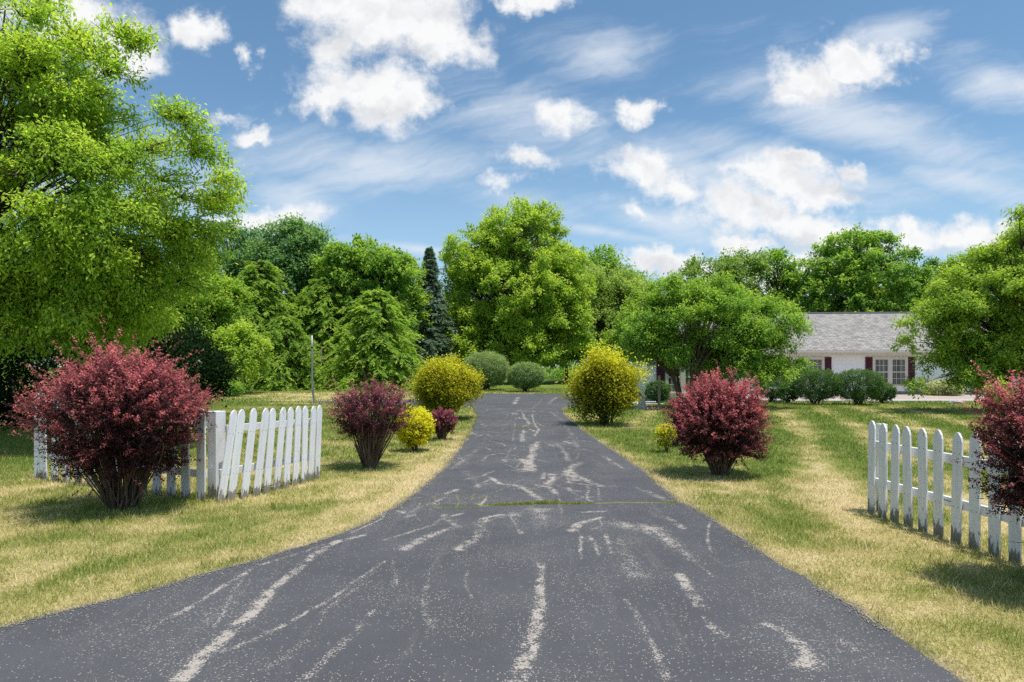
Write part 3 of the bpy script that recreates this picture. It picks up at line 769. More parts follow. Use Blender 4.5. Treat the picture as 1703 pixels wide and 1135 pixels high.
Q = (np.arange(n)[:, None, None]*4 + fi[None]).reshape(-1, 3)
crumbs = mesh_np('gravel', V, Q, np.full(len(Q), 3), plain_mat('crumbled_stone', (0.22,0.20,0.18), (0.50,0.46,0.41), 30.0, 0.95), None)
crumbs['kind'] = 'stuff'; crumbs['label'] = 'loose gravel crumbs scattered along both edges of the drive'; crumbs['category'] = 'gravel'

# ------------------------------------------------------------------ PICKET FENCES
def paint_mat(name, white=(0.80,0.80,0.80), worn=0.5):
    m, t = new_mat(name)
    co = t.n('ShaderNodeTexCoord').outputs['Object']
    rnd = t.n('ShaderNodeObjectInfo').outputs['Random']
    off = t.n('ShaderNodeCombineXYZ', {'X': t.math('MULTIPLY', rnd, 37.0), 'Y': t.math('MULTIPLY', rnd, 91.0), 'Z': t.math('MULTIPLY', rnd, 53.0)}).outputs[0]
    c2 = t.vmath('ADD', co, off)
    z = t.n('ShaderNodeSeparateXYZ', {'Vector': co}).outputs['Z']
    chip = t.noise(t.vmath('MULTIPLY', c2, (1, 1, 0.22)), 26.0, 5.0, 0.72)
    big = t.noise(t.vmath('MULTIPLY', c2, (1, 1, 0.5)), 4.0, 3.0, 0.6)
    foot = t.mapr(z, 0.30, 0.0, 0.0, 0.30)
    v = t.math('ADD', t.math('ADD', chip, foot), t.math('MULTIPLY', t.math('SUBTRACT', big, 0.5), 0.35))
    msk = t.mapr(v, 0.690-0.05*worn, 0.735-0.05*worn)
    dirt = t.mapr(t.noise(t.vmath('MULTIPLY', c2, (3, 3, 0.35)), 9.0, 4.0, 0.6), 0.40, 0.75)
    colp = t.mix(dirt, white, tuple(c*0.86 for c in white))
    wood = t.ramp(t.noise(t.vmath('MULTIPLY', c2, (6, 6, 0.3)), 22.0, 4.0, 0.6), [(0.3, (0.16,0.145,0.13)), (0.7, (0.34,0.31,0.28))])
    col = t.mix(msk, colp, wood)
    green = t.mapr(t.math('ADD', z, t.math('MULTIPLY', big, -0.18)), 0.06, -0.08, 0.0, 0.6)
    col = t.mix(green, col, (0.20, 0.20, 0.13))
    ax_ = t.math('SUBTRACT', t.math('ABSOLUTE', t.n('ShaderNodeSeparateXYZ', {'Vector': co}).outputs['X']), 0.030)
    for z0 in (0.36, 0.86):
        dz_ = t.math('SUBTRACT', z, z0)
        rr_ = t.math('SQRT', t.math('ADD', t.math('MULTIPLY', ax_, ax_), t.math('MULTIPLY', dz_, dz_)))
        col = t.mix(t.mapr(rr_, 0.0085, 0.0050, 0.0, 0.8), col, (0.14, 0.10, 0.08))
    bp = t.n('ShaderNodeBump', {'Height': t.math('SUBTRACT', t.math('MULTIPLY', chip, 0.3), msk), 'Strength': 0.4, 'Distance': 0.003}).outputs[0]
    out(t, t.n('ShaderNodeBsdfPrincipled', {'Base Color': col, 'Roughness': 0.55, 'Specular IOR Level': 0.35, 'Normal': bp}).outputs[0])
    return m
M['paint'] = paint_mat('peeling_white_paint'); M['paint2'] = paint_mat('bluish_white_paint', (0.80,0.81,0.84), 0.6)

def picket_mesh(h, w, th, mat):
    mb = MB()
    mb.prism([(-w/2, 0), (w/2, 0), (w/2, h-0.085), (w/2*0.82, h-0.045), (w/2*0.30, h-0.004), (0, h), (-w/2*0.30, h-0.004), (-w/2*0.82, h-0.045), (-w/2, h-0.085)], (-th/2, th/2))
    return mb

def fence(label, pts, heights, leans, mat, w=0.135, rails=(0.30, 0.80), sideout=-1, posts=(), name='picket_fence', cat='fence', group=None, tip=()):
    """pts: ground points of the pickets in order; rails run behind them"""
    P = np.array(pts); c = P.mean(0)
    root = thing(name, label, cat, (c[0], c[1], 0), group)
    d = P[-1]-P[0]; L = np.hypot(*d); d = d/L; nn = np.array([-d[1], d[0]])*sideout
    ang = math.atan2(d[1], d[0])
    first = {}
    for i, p in enumerate(P):
        h = heights[i]; key = round(h, 2)
        o = picket_mesh(h, w, 0.021, mat).build('picket', mat, root, 0.003)
        q = p - nn*0.012
        o.location = (q[0]-c[0], q[1]-c[1], -0.03)
        la = leans[i]
        o.rotation_euler = (math.radians(random.uniform(-1.0, 1.0)), la, ang+math.radians(random.uniform(-1.5, 1.5)))
    for zr in rails:
        mb = MB()
        hm0 = heights[0]; hm1 = heights[-1]
        z0 = zr*hm0; z1 = zr*hm1
        a = P[0] + d*(math.tan(leans[0])*z0) - d*0.05; b = P[-1] + d*(math.tan(leans[-1])*z1) + d*0.05
        A = a + nn*0.002; B = b + nn*0.002; A2 = a + nn*0.040; B2 = b + nn*0.040
        hh = 0.045
        v = [(A[0], A[1], z0-hh), (B[0], B[1], z1-hh), (B2[0], B2[1], z1-hh), (A2[0], A2[1], z0-hh), (A[0], A[1], z0+hh), (B[0], B[1], z1+hh), (B2[0], B2[1], z1+hh), (A2[0], A2[1], z0+hh)]
        mb.v = [(x-c[0], y-c[1], z) for x, y, z in v]
        mb.f = [(0,3,2,1),(4,5,6,7),(0,1,5,4),(1,2,6,5),(2,3,7,6),(3,0,4,7)]
        mb.build('rail', mat, root, 0.003)
    for (px_, py_, hh, ww) in posts:
        mb = MB(); k = ww/2
        mb.box(-k, k, -k, k, -0.1, hh)
        o = mb.build('post', mat, root, 0.006); o.location = (px_-c[0], py_-c[1], 0); o.rotation_euler = (0, 0, ang)
    return root

random.seed(4)
rp = [(1450.8,853),(1469,860.7),(1489,867),(1512.4,874.5),(1536.7,882.9),(1562.4,891.5),(1591.7,901),(1622.3,911),(1655.8,922),(1690.3,934)]
rpts = [G(*q) for q in rp]
dx = rpts[-1][0]-rpts[-3][0]; dy = rpts[-1][1]-rpts[-3][1]
for k in range(1, 6): rpts.append((rpts[9][0]+dx/2*k, rpts[9][1]+dy/2*k))
rh = [1.07,1.06,1.06,1.06,1.06,1.065,1.06,1.08,1.06,1.08,1.06,1.07,1.06,1.06,1.06]
pd = G(1457, 852)
fence('white picket fence running out of the right edge beside the purple barberry', rpts, rh, [0.0, .01, 0, -.01, 0.005, 0, 0.01, 0, 0.012, 0, 0, 0, 0, 0, 0], M['paint'],
      w=0.118, rails=(0.33, 0.72), sideout=1, posts=[(pd[0]+0.075, pd[1]+0.02, 1.0, 0.085)])
lp0 = np.array(G(64, 797)); lp1 = np.array(G(336, 831.5))
lpts = [tuple(lp0)] + [tuple(lp0+(lp1-lp0)*f) for f in np.linspace(0.045, 1.0, 13)]
lh = list(np.linspace(1.30, 1.16, 14))
pp = G(356, 830)
fence('white picket fence half hidden behind the largest red barberry', lpts, lh, [0]*14, M['paint2'], w=0.15, rails=(0.27, 0.80), sideout=1,
      posts=[(pp[0], pp[1]+0.08, 1.09, 0.15)])
gp = [(366,835),(383,832),(405,828),(425,824),(442,820),(458,816),(474,812),(490,807),(504,803),(515,799.5),(526,796)]
gt = [388,403,423,440,455,470,484,497,509,520,530]
gpts = [G(*q) for q in gp]
ghs = [1.16,1.16,1.16,1.15,1.14,1.14,1.13,1.13,1.12,1.11,1.11]
gl = []
for (bx_, by_), tx, q, h in zip(gp, gt, gpts, ghs):
    # lean inside the plane of the panel so that its top stands where it does
    dd = np.array(gpts[-1])-np.array(gpts[0]); dd = dd/np.hypot(*dd)
    best = min(np.linspace(-0.05, 0.6, 80), key=lambda s: abs((q[0]+dd[0]*s)/(q[1]+dd[1]*s)*F+CX - tx))
    gl.append(math.atan2(best, h))
fence('broken white picket gate panel leaning over beside the square post', gpts, ghs, gl, M['paint2'], w=0.115, rails=(0.30, 0.76), sideout=1, name='picket_gate', cat='gate')

# ------------------------------------------------------------------ HOUSE
def siding_mat():
    m, t = new_mat('white_siding')
    co = t.n('ShaderNodeTexCoord').outputs['Object']
    nz = t.noise(t.vmath('MULTIPLY', co, (0.6, 1, 3)), 3.0, 4.0, 0.6)
    col = t.ramp(nz, [(0.3, (0.82,0.83,0.86)), (0.7, (0.87,0.88,0.90))])
    out(t, t.n('ShaderNodeBsdfPrincipled', {'Base Color': col, 'Roughness': 0.5, 'Specular IOR Level': 0.3}).outputs[0]); return m
def shingle_mat():
    m, t = new_mat('grey_shingles')
    uv = t.n('ShaderNodeTexCoord').outputs['Object']
    s = t.n('ShaderNodeSeparateXYZ', {'Vector': uv})
    v = t.n('ShaderNodeCombineXYZ', {'X': s.outputs['X'], 'Y': t.math('MULTIPLY', s.outputs['Z'], 2.0), 'Z': 0.0}).outputs[0]
    br = t.n('ShaderNodeTexBrick', {'Vector': v, 'Color1': (0.20,0.19,0.18,1), 'Color2': (0.36,0.345,0.325,1), 'Mortar': (0.10,0.10,0.105,1), 'Scale': 1.0, 'Mortar Size': 0.010,
             'Mortar Smooth': 0.3, 'Bias': 0.1, 'Brick Width': 0.24, 'Row Height': 0.14}, offset=0.37, offset_frequency=2)
    nz = t.noise(uv, 3.0, 5.0, 0.7); nf = t.noise(uv, 40.0, 3.0, 0.7)
    col = t.mix(t.mapr(nz, 0.3, 0.7), br.outputs['Color'], t.mix(1.0, br.outputs['Color'], (0.90,0.89,0.87), 'MULTIPLY'))
    col = t.mix(t.mapr(nf, 0.4, 0.7), col, t.mix(1.0, col, (1.25,1.24,1.22), 'MULTIPLY'))
    out(t, t.n('ShaderNodeBsdfPrincipled', {'Base Color': col, 'Roughness': 0.9, 'Specular IOR Level': 0.15}).outputs[0]); return m
M['siding'] = siding_mat(); M['shingle'] = shingle_mat()
M['trim'] = plain_mat('cream_trim', (0.60,0.56,0.50), (0.68,0.64,0.57), 3.0, 0.5)
M['shutter'] = plain_mat('maroon_shutter', (0.075,0.018,0.032), (0.11,0.026,0.042), 6.0, 0.5)
M['ridge'] = plain_mat('dark_ridge', (0.05,0.05,0.055), (0.09,0.09,0.095), 6.0, 0.9)
M['foundation'] = plain_mat('concrete_block', (0.25,0.24,0.23), (0.36,0.35,0.33), 5.0, 0.9)
m, t = new_mat('window_glass')
co = t.n('ShaderNodeTexCoord').outputs['Object']
cur = t.mapr(t.noise(t.vmath('MULTIPLY', co, (14, 1, 0.2)), 1.6, 2.0, 0.5), 0.42, 0.62)
col = t.mix(cur, (0.035,0.042,0.05), (0.17,0.175,0.17))
out(t, t.n('ShaderNodeBsdfPrincipled', {'Base Color': col, 'Roughness': 0.08, 'Specular IOR Level': 0.6}).outputs[0]); M['glass'] = m

YAW = math.radians(-4.5)
house = thing('house', 'low white sided house with grey shingle roof and maroon shutters behind the trees', 'house', (21.0, 39.7, 0), None, YAW)
def siding(x0, x1, z0, z1, y, parent, step=0.115):
    mb = MB(); z = z0
    while z < z1-1e-6:
        zt = min(z+step, z1)
        mb.poly([(x0, y-0.014, z), (x1, y-0.014, z), (x1, y, zt), (x0, y, zt)])
        mb.poly([(x0, y, z), (x1, y, z), (x1, y-0.014, z), (x0, y-0.014, z)])
        z = zt
    return mb
def box_part(name, b, mat, parent, bevel=0.0):
    mb = MB(); mb.box(*b); return mb.build(name, mat, parent, bevel)
def window(xc, z0, z1, y, wid, parent, double=True):
    """cream casing with two double hung sashes, muntins and panes"""
    x0 = xc-wid/2; x1 = xc+wid/2; c = 0.11
    mb = MB()
    mb.box(x0, x0+c, y-0.06, y+0.02, z0, z1); mb.box(x1-c, x1, y-0.06, y+0.02, z0, z1)
    mb.box(x0+c, x1-c, y-0.06, y+0.02, z1-c, z1); mb.box(x0-0.03, x1+0.03, y-0.085, y+0.02, z0-0.05, z0)
    mb.box(xc-0.09, xc+0.09, y-0.057, y+0.02, z0, z1-c)
    w = mb.build('window', M['trim'], parent)
    for (a, b) in ((x0+c, xc-0.09), (xc+0.09, x1-c)):
        s = MB(); zm = (z0+z1-c)/2
        e = 0.045
        s.box(a, a+e, y-0.045, y-0.005, z0, z1-c); s.box(b-e, b, y-0.045, y-0.005, z0, z1-c)
        s.box(a+e, b-e, y-0.045, y-0.005, z0, z0+e); s.box(a+e, b-e, y-0.045, y-0.005, z1-c-e, z1-c); s.box(a+e, b-e, y-0.049, y-0.005, zm-0.03, zm+0.03)
        for k in (1, 2):
            xx = a+(b-a)*k/3; s.box(xx-0.011, xx+0.011, y-0.030, y-0.012, z0+e, zm-0.03); s.box(xx-0.011, xx+0.011, y-0.030, y-0.012, zm+0.03, z1-c-e)
        for zz in ((z0+zm)/2, (zm+z1-c)/2):
            s.box(a+e, b-e, y-0.028, y-0.014, zz-0.011, zz+0.011)
        s.build('sash', M['trim'], w)
        g = MB(); g.box(a+0.02, b-0.02, y-0.020, y-0.016, z0+0.02, z1-c-0.02); g.build('pane', M['glass'], w)
def shutter(x0, x1, z0, z1, y, parent):
    mb = MB(); zm = (z0+z1)/2
    mb.box(x0, x0+0.05, y-0.045, y-0.012, z0, z1); mb.box(x1-0.05, x1, y-0.045, y-0.012, z0, z1)
    for z in (z0, zm-0.03, z1-0.06): mb.box(x0+0.05, x1-0.05, y-0.045, y-0.012, z, z+0.06)
    z = z0+0.065
    while z < z1-0.10:
        if abs(z-zm) > 0.07: mb.poly([(x0+0.05, y-0.040, z), (x1-0.05, y-0.040, z), (x1-0.05, y-0.016, z+0.055), (x0+0.05, y-0.016, z+0.055)])
        z += 0.055
    mb.box(x0+0.05, x1-0.05, y-0.015, y-0.011, z0+0.06, z1-0.06)
    mb.build('shutter', M['shutter'], parent)
# main range
hx0, hx1 = -10.5, 9.5
w_ = siding(hx0, hx1, 0.22, 2.58, 0.0, house)
w_.poly([(hx1, 0, 0.22), (hx1, 9, 0.22), (hx1, 9, 2.55), (hx1, 4.5, 5.0), (hx1, 0, 2.55)]); w_.poly([(hx0, 9, 0.22), (hx0, 0, 0.22), (hx0, 0, 2.55), (hx0, 4.5, 5.0), (hx0, 9, 2.55)])
w_.poly([(hx1, 9, 0.22), (hx0, 9, 0.22), (hx0, 9, 2.55), (hx1, 9, 2.55)])
w_.build('wall', M['siding'], house)
box_part('foundation', (hx0+0.03, hx1-0.03, 0.03, 8.97, -0.1, 0.22), M['foundation'], house)
mb = MB()
ez, rz_, ov = 2.56, 5.13, 0.45
sl = (rz_-ez)/(4.5+ov)
mb.prism([(-ov, ez-0.10), (4.5, rz_-0.10), (9+ov, ez-0.10), (9+ov, ez+0.02), (4.5, rz_+0.02), (-ov, ez+0.02)], (hx0-0.35, hx1+0.35))
mb.v = [(y, x, z) for x, y, z in mb.v]
mb.f = [tuple(reversed(f)) for f in mb.f]
roof = mb.build('roof', M['shingle'], house)
mb = MB(); mb.prism([(4.30, rz_-0.055), (4.5, rz_+0.05), (4.70, rz_-0.055), (4.5, rz_+0.022)], (hx0-0.36, hx1+0.36)); mb.v = [(y, x, z) for x, y, z in mb.v]
mb.build('ridge_cap', M['ridge'], roof)
box_part('fascia', (hx0-0.34, hx1+0.34, -ov-0.022, -ov+0.01, ez-0.24, ez-0.005), M['trim'], house)
box_part('soffit', (hx0-0.33, hx1+0.33, -ov+0.012, -0.02, ez-0.235, ez-0.215), M['trim'], house)
mb = MB(); mb.prism([(-ov-0.13, ez-0.02), (-ov-0.024, ez-0.02), (-ov-0.024, ez-0.13), (-ov-0.10, ez-0.13), (-ov-0.125, ez-0.08)], (hx0-0.34, hx1+0.34)); mb.v = [(y, x, z) for x, y, z in mb.v]
mb.build('gutter', M['trim'], house)
for xc in (0.93, -3.74):
    window(xc, 0.57, 2.21, -0.014, 1.96, house)
    shutter(xc-0.98-0.40, xc-0.98-0.02, 0.53, 2.21, -0.014, house); shutter(xc+0.98+0.02, xc+0.98+0.40, 0.53, 2.21, -0.014, house)
# front wing behind the crab apple
wx0, wx1, wy = -13.75, -9.7, -8.9
mb = siding(wx0, wx1, 0.2, 2.35, wy, house)
mb.poly([(wx0, wy, 2.35), (wx1, wy, 2.35), ((wx0+wx1)/2, wy, 3.45)])
mb.poly([(wx0, wy+9, 0.2), (wx0, wy, 0.2), (wx0, wy, 2.35), (wx0, wy+9, 2.35)]); mb.poly([(wx1, wy, 0.2), (wx1, wy+9, 0.2), (wx1, wy+9, 2.35), (wx1, wy, 2.35)])
mb.build('wing_wall', M['siding'], house)
box_part('foundation', (wx0+0.03, wx1-0.03, wy+0.03, wy+8.9, -0.1, 0.2), M['foundation'], house)
mb = MB(); xc = (wx0+wx1)/2
mb.prism([(wx0-0.25, 2.14), (xc, 3.50), (wx1+0.4, 2.14), (wx1+0.4, 2.26), (xc, 3.62), (wx0-0.25, 2.26)], (wy-0.35, wy+10.5))
mb.build('wing_roof', M['shingle'], house)
window(-12.40, 0.44, 2.0, wy-0.014, 1.6, house)
shutter(-12.40-0.80-0.40, -12.40-0.80-0.02, 0.42, 2.0, wy-0.014, house); shutter(-12.40+0.80+0.02, -12.40+0.80+0.40, 0.42, 2.0, wy-0.014, house)

# path and gravel in front of it
m, t = new_mat('pink_gravel')
pos = t.n('ShaderNodeNewGeometry').outputs['Position']
vo = t.n('ShaderNodeTexVoronoi', {'Vector': pos, 'Scale': 22.0}).outputs['Color']
g1 = t.noise(pos, 30.0, 4.0, 0.7)
out(t, t.n('ShaderNodeBsdfPrincipled', {'Base Color': t.mix(g1, t.mix(0.25, (0.38,0.29,0.25), vo, 'MULTIPLY'), (0.50,0.42,0.37)), 'Roughness': 0.95}).outputs[0]); M['gravel'] = m
M['concrete'] = plain_mat('pale_concrete', (0.46,0.43,0.40), (0.58,0.55,0.51), 2.5, 0.9, 0.15)
def slab(name, r, z, mat):
    mb = MB(); mb.box(r[0], r[1], r[2], r[3], -0.06, z); o = mb.build(name, mat, None, 0.01); o['kind'] = 'structure'; return o
slab('gravel_bed', (GRAVEL[0], GRAVEL[1], GRAVEL[2]+0.002, GRAVEL[3]-0.35), 0.035, M['gravel'])
slab('garden_path', (PATH[0]+0.9, PATH[1], PATH[2], PATH[3]), 0.055, M['concrete'])
slab('garden_path', PATH2, 0.050, M['concrete'])

# ------------------------------------------------------------------ SMALL THINGS
# tall bent pole on the back lawn
px_, py_ = G(522, 668)
pole = thing('pole', 'tall thin grey pole bent at its foot on the back lawn behind the gate panel', 'pole', (px_, py_, 0))
mb = MB(); k = py_/F
mb.tube([(0.03, 0, -0.1), (0.02, 0, 0.02), (-0.03, 0, 0.35), (-0.075, 0, 0.8), (-0.08, 0, 1.5), (-0.085, 0, 2.3), (-0.09, 0, 3.12)], [0.05, 0.05, 0.05, 0.048, 0.046, 0.045, 0.045], 12)
mb.build('shaft', M['metal'], pole, 0, True)
mb = MB(); mb.tube([(-0.087, 0, 2.52), (-0.0875, 0, 2.60)], [0.050, 0.050], 12); mb.build('band', M['band'], pole, 0, True)
mb = MB()
mb.tube([(-0.08, -0.02, 2.28), (0.36, -0.02, 2.28)], [0.013, 0.013], 6); mb.build('bracket', M['oldwood'], pole)
mb = MB(); mb.tube([(-0.08, -0.02, 1.92), (0.34, -0.02, 1.97)], [0.013, 0.013], 6); mb.build('bracket', M['oldwood'], pole)
mb = MB(); mb.tube([(0.36, 0.0, 1.85), (0.365, 0.0, 2.62)], [0.028, 0.022], 8); mb.build('stake', M['oldwood'], pole)
mb = MB(); mb.tube([(0.37, 0.03, 1.99), (0.90, 0.03, 2.03)], [0.016, 0.012], 6); mb.build('crossbar', M['rust'], pole)
# thin wooden post by the wing
q = G(1096, 680.5)
post = thing('wooden_post', 'thin weathered wooden post on the lawn in front of the maroon shutter', 'post', (q[0], q[1], 0))
mb = MB(); mb.box(-0.045, 0.045, -0.045, 0.045, -0.2, 1.27); mb.build('shaft', M['oldwood'], post, 0.008)
mb = MB(); mb.prism([(-0.058, 1.27), (0.058, 1.27), (0.0, 1.315)], (-0.058, 0.058)); mb.build('cap', M['oldwood'], post, 0.004)
q = G(1069, 681)
ped = thing('stone_pedestal', 'short pale stone pedestal on a flat slab beside the right gold bush', 'pedestal', (q[0], q[1]+0.2, 0))
mb = MB(); mb.box(-0.30, 0.30, -0.28, 0.28, -0.03, 0.05); mb.build('slab', M['stone'], ped, 0.01)
mb = MB(); mb.tube([(0, 0, 0.05), (0, 0, 0.10), (0, 0, 0.16), (0, 0, 0.42), (0, 0, 0.46), (0, 0, 0.52)], [0.20, 0.20, 0.15, 0.13, 0.17, 0.19], 16); mb.build('pillar', M['stone'], ped, 0, False)
q = G(1590, 671.5)
V = rand_dirs(60)
import bmesh
bm = bmesh.new(); bmesh.ops.create_icosphere(bm, subdivisions=3, radius=1.0)
for v in bm.verts:
    n_ = math.sin(v.co.x*4.1+1)*math.cos(v.co.y*3.7)*0.12 + math.sin(v.co.z*5+v.co.x*3)*0.08
    v.co *= (1+n_); v.co.x *= 0.34; v.co.y *= 0.22; v.co.z *= 0.11
me = bpy.data.meshes.new('flat_stone'); bm.to_mesh(me); bm.free(); me.materials.append(M['stone'])
rock = link(bpy.data.objects.new('flat_stone', me)); rock.location = (q[0], q[1], 0.05)
rock['label'] = 'flat grey stone lying on the lawn edge near the house path'; rock['category'] = 'stone'

# ------------------------------------------------------------------ BARBERRIES
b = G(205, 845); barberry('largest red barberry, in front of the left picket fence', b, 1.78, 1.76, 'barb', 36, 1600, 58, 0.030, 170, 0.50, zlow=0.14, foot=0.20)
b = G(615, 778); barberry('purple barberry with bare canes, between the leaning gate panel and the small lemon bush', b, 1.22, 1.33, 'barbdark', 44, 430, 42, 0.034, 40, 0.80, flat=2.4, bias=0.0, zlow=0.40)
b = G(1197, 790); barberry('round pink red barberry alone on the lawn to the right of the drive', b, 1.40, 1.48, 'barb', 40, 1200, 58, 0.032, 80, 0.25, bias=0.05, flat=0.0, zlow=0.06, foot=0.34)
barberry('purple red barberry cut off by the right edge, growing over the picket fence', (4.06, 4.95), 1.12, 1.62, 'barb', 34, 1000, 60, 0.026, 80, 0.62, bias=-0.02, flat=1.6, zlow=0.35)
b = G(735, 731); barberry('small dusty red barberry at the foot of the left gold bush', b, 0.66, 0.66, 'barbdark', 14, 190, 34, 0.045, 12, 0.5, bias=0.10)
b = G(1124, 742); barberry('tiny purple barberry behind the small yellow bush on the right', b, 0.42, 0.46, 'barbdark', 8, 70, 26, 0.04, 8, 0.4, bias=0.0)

# ------------------------------------------------------------------ GOLD BUSHES
gg = 'gold leaved bushes along the drive'
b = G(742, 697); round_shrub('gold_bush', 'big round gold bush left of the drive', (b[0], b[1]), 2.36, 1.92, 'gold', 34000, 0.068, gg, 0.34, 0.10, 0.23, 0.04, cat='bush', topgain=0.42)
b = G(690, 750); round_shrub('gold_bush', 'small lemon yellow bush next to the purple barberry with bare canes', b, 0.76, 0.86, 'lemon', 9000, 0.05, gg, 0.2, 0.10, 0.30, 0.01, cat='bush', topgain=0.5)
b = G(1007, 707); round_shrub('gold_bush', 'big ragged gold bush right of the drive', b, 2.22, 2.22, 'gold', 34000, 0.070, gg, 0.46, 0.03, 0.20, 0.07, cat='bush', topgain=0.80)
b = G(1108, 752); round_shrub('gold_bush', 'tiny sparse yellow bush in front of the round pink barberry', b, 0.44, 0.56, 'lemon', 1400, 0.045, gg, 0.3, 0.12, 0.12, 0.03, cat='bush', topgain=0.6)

# ------------------------------------------------------------------ CLIPPED GREEN SHRUBS
gs = 'clipped green shrubs at the end of the drive'
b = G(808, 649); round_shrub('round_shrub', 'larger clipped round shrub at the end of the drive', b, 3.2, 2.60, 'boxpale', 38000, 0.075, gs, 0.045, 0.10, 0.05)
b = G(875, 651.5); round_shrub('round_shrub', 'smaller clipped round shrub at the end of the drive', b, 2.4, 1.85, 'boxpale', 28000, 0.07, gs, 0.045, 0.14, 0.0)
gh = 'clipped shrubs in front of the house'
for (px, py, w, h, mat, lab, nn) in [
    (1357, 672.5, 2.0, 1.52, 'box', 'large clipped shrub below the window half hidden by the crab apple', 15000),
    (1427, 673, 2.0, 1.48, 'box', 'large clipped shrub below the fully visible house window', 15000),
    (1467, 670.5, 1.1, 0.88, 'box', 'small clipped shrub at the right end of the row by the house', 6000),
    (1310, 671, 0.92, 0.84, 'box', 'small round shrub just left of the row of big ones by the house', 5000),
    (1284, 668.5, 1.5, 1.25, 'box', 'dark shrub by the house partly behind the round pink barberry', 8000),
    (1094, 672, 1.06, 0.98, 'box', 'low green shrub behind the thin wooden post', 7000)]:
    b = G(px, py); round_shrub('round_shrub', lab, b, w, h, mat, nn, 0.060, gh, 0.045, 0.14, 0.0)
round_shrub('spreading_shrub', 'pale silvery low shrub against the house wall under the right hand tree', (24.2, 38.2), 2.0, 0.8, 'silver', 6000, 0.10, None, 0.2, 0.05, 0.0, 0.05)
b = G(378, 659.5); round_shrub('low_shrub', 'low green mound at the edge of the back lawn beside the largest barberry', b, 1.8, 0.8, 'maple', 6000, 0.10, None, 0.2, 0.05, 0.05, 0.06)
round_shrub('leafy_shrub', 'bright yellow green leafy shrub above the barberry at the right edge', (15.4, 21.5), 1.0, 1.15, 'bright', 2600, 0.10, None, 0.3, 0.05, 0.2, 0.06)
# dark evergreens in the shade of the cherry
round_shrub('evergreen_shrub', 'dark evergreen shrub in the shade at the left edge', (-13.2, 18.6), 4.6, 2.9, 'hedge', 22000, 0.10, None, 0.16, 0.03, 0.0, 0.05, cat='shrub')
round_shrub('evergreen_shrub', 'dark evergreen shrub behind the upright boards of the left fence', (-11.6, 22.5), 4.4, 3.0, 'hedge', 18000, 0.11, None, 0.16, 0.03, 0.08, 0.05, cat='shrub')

# ------------------------------------------------------------------ TREES
# the big cherry leaning in from the left
dch = 14.0
lead = []
for (px, py, d) in [(225,75,13.4),(200,55,13.2),(150,90,13.0),(180,120,13),(120,60,13.2),(60,30,13.2),(300,195,13),(325,235,13.6),(280,190,13.2),(360,330,13.9),(352,345,14.2),(345,390,14),(360,300,13.2),(330,255,13.6),(320,430,14),(300,470,14)]:
    x, z = XZ(px, py, d); lead.append((x, d, z))
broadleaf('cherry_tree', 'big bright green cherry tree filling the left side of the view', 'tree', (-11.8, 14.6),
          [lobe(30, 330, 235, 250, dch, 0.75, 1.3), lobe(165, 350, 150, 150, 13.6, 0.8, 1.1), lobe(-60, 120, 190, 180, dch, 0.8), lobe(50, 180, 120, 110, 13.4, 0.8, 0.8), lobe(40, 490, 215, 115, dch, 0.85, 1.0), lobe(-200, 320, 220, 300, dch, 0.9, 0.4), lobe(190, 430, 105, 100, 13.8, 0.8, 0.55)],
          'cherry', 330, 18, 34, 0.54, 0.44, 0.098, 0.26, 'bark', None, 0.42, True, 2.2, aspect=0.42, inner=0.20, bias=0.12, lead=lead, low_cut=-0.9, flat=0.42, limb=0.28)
gt_ = 'trees behind the back lawn'
def bt(label, base_px, d, lobes, mat, **k):
    k.setdefault('group', gt_)
    return broadleaf('broadleaf_tree', label, 'tree', ((base_px-CX)/F*d, d), [lobe(*l) for l in lobes], mat, **k)
bt('dark tree top showing just right of the cherry crown', 384, 62, [(384,415,44,38,62), (384,480,46,60,62)], 'locust', n_bough=60, n_spray=14, n_leaf=16, bough_r=1.1, spray_r=0.7, leaf=0.30)
bt('rounded feathery tree rising behind the shaggy hemlocks', 492, 60, [(492,425,60,46,60), (500,475,66,60,60), (450,440,30,30,60)], 'locust', n_bough=110, n_spray=16, n_leaf=16, bough_r=1.2, spray_r=0.9, leaf=0.28, bias=0.16)
bt('dark maple with light leaf clusters left of the blue spruce', 612, 57, [(605,452,62,50,57), (640,480,52,60,57), (570,480,44,60,57), (612,540,66,60,57)], 'dark', n_bough=170, n_spray=14, n_leaf=16, bough_r=1.05, spray_r=0.6, leaf=0.30, bias=0.12, tint_gain=1.6)
bt('mid green tree filling the gap between the rounded feathery tree and the dark maple', 548, 63, [(548,480,40,50,63), (540,540,70,60,63), (470,520,60,60,63)], 'maple', n_bough=110, n_spray=14, n_leaf=15, bough_r=1.1, spray_r=0.7, leaf=0.28)
bt('pale green tree peeping between the dark maple and the blue spruce', 680, 60, [(668,475,28,42,60), (664,530,34,60,60)], 'bright', n_bough=50, n_spray=14, n_leaf=14, bough_r=1.1, spray_r=0.7, leaf=0.30)
bt('leafy bright tree between the cherry and the hemlocks', 352, 43, [(352,540,56,80,43), (385,600,50,46,43), (330,470,34,50,44)], 'bright', n_bough=120, n_spray=14, n_leaf=16, bough_r=0.85, spray_r=0.55, leaf=0.22, trunk_r=0.16)
bt('low yellow green sapling in front of the hemlocks on the left', 408, 41, [(408,590,36,46,41)], 'bright', n_bough=46, n_spray=12, n_leaf=14, bough_r=0.6, spray_r=0.5, leaf=0.20, trunk_r=0.07, bias=0.12)
bt('dark leafy tree at the back left behind the cherry trunk', 240, 44, [(240,530,110,90,44), (150,560,120,80,42)], 'dark', n_bough=150, n_spray=13, n_leaf=14, bough_r=1.0, spray_r=0.7, leaf=0.26)
ghm = 'shaggy hemlocks behind the back lawn'
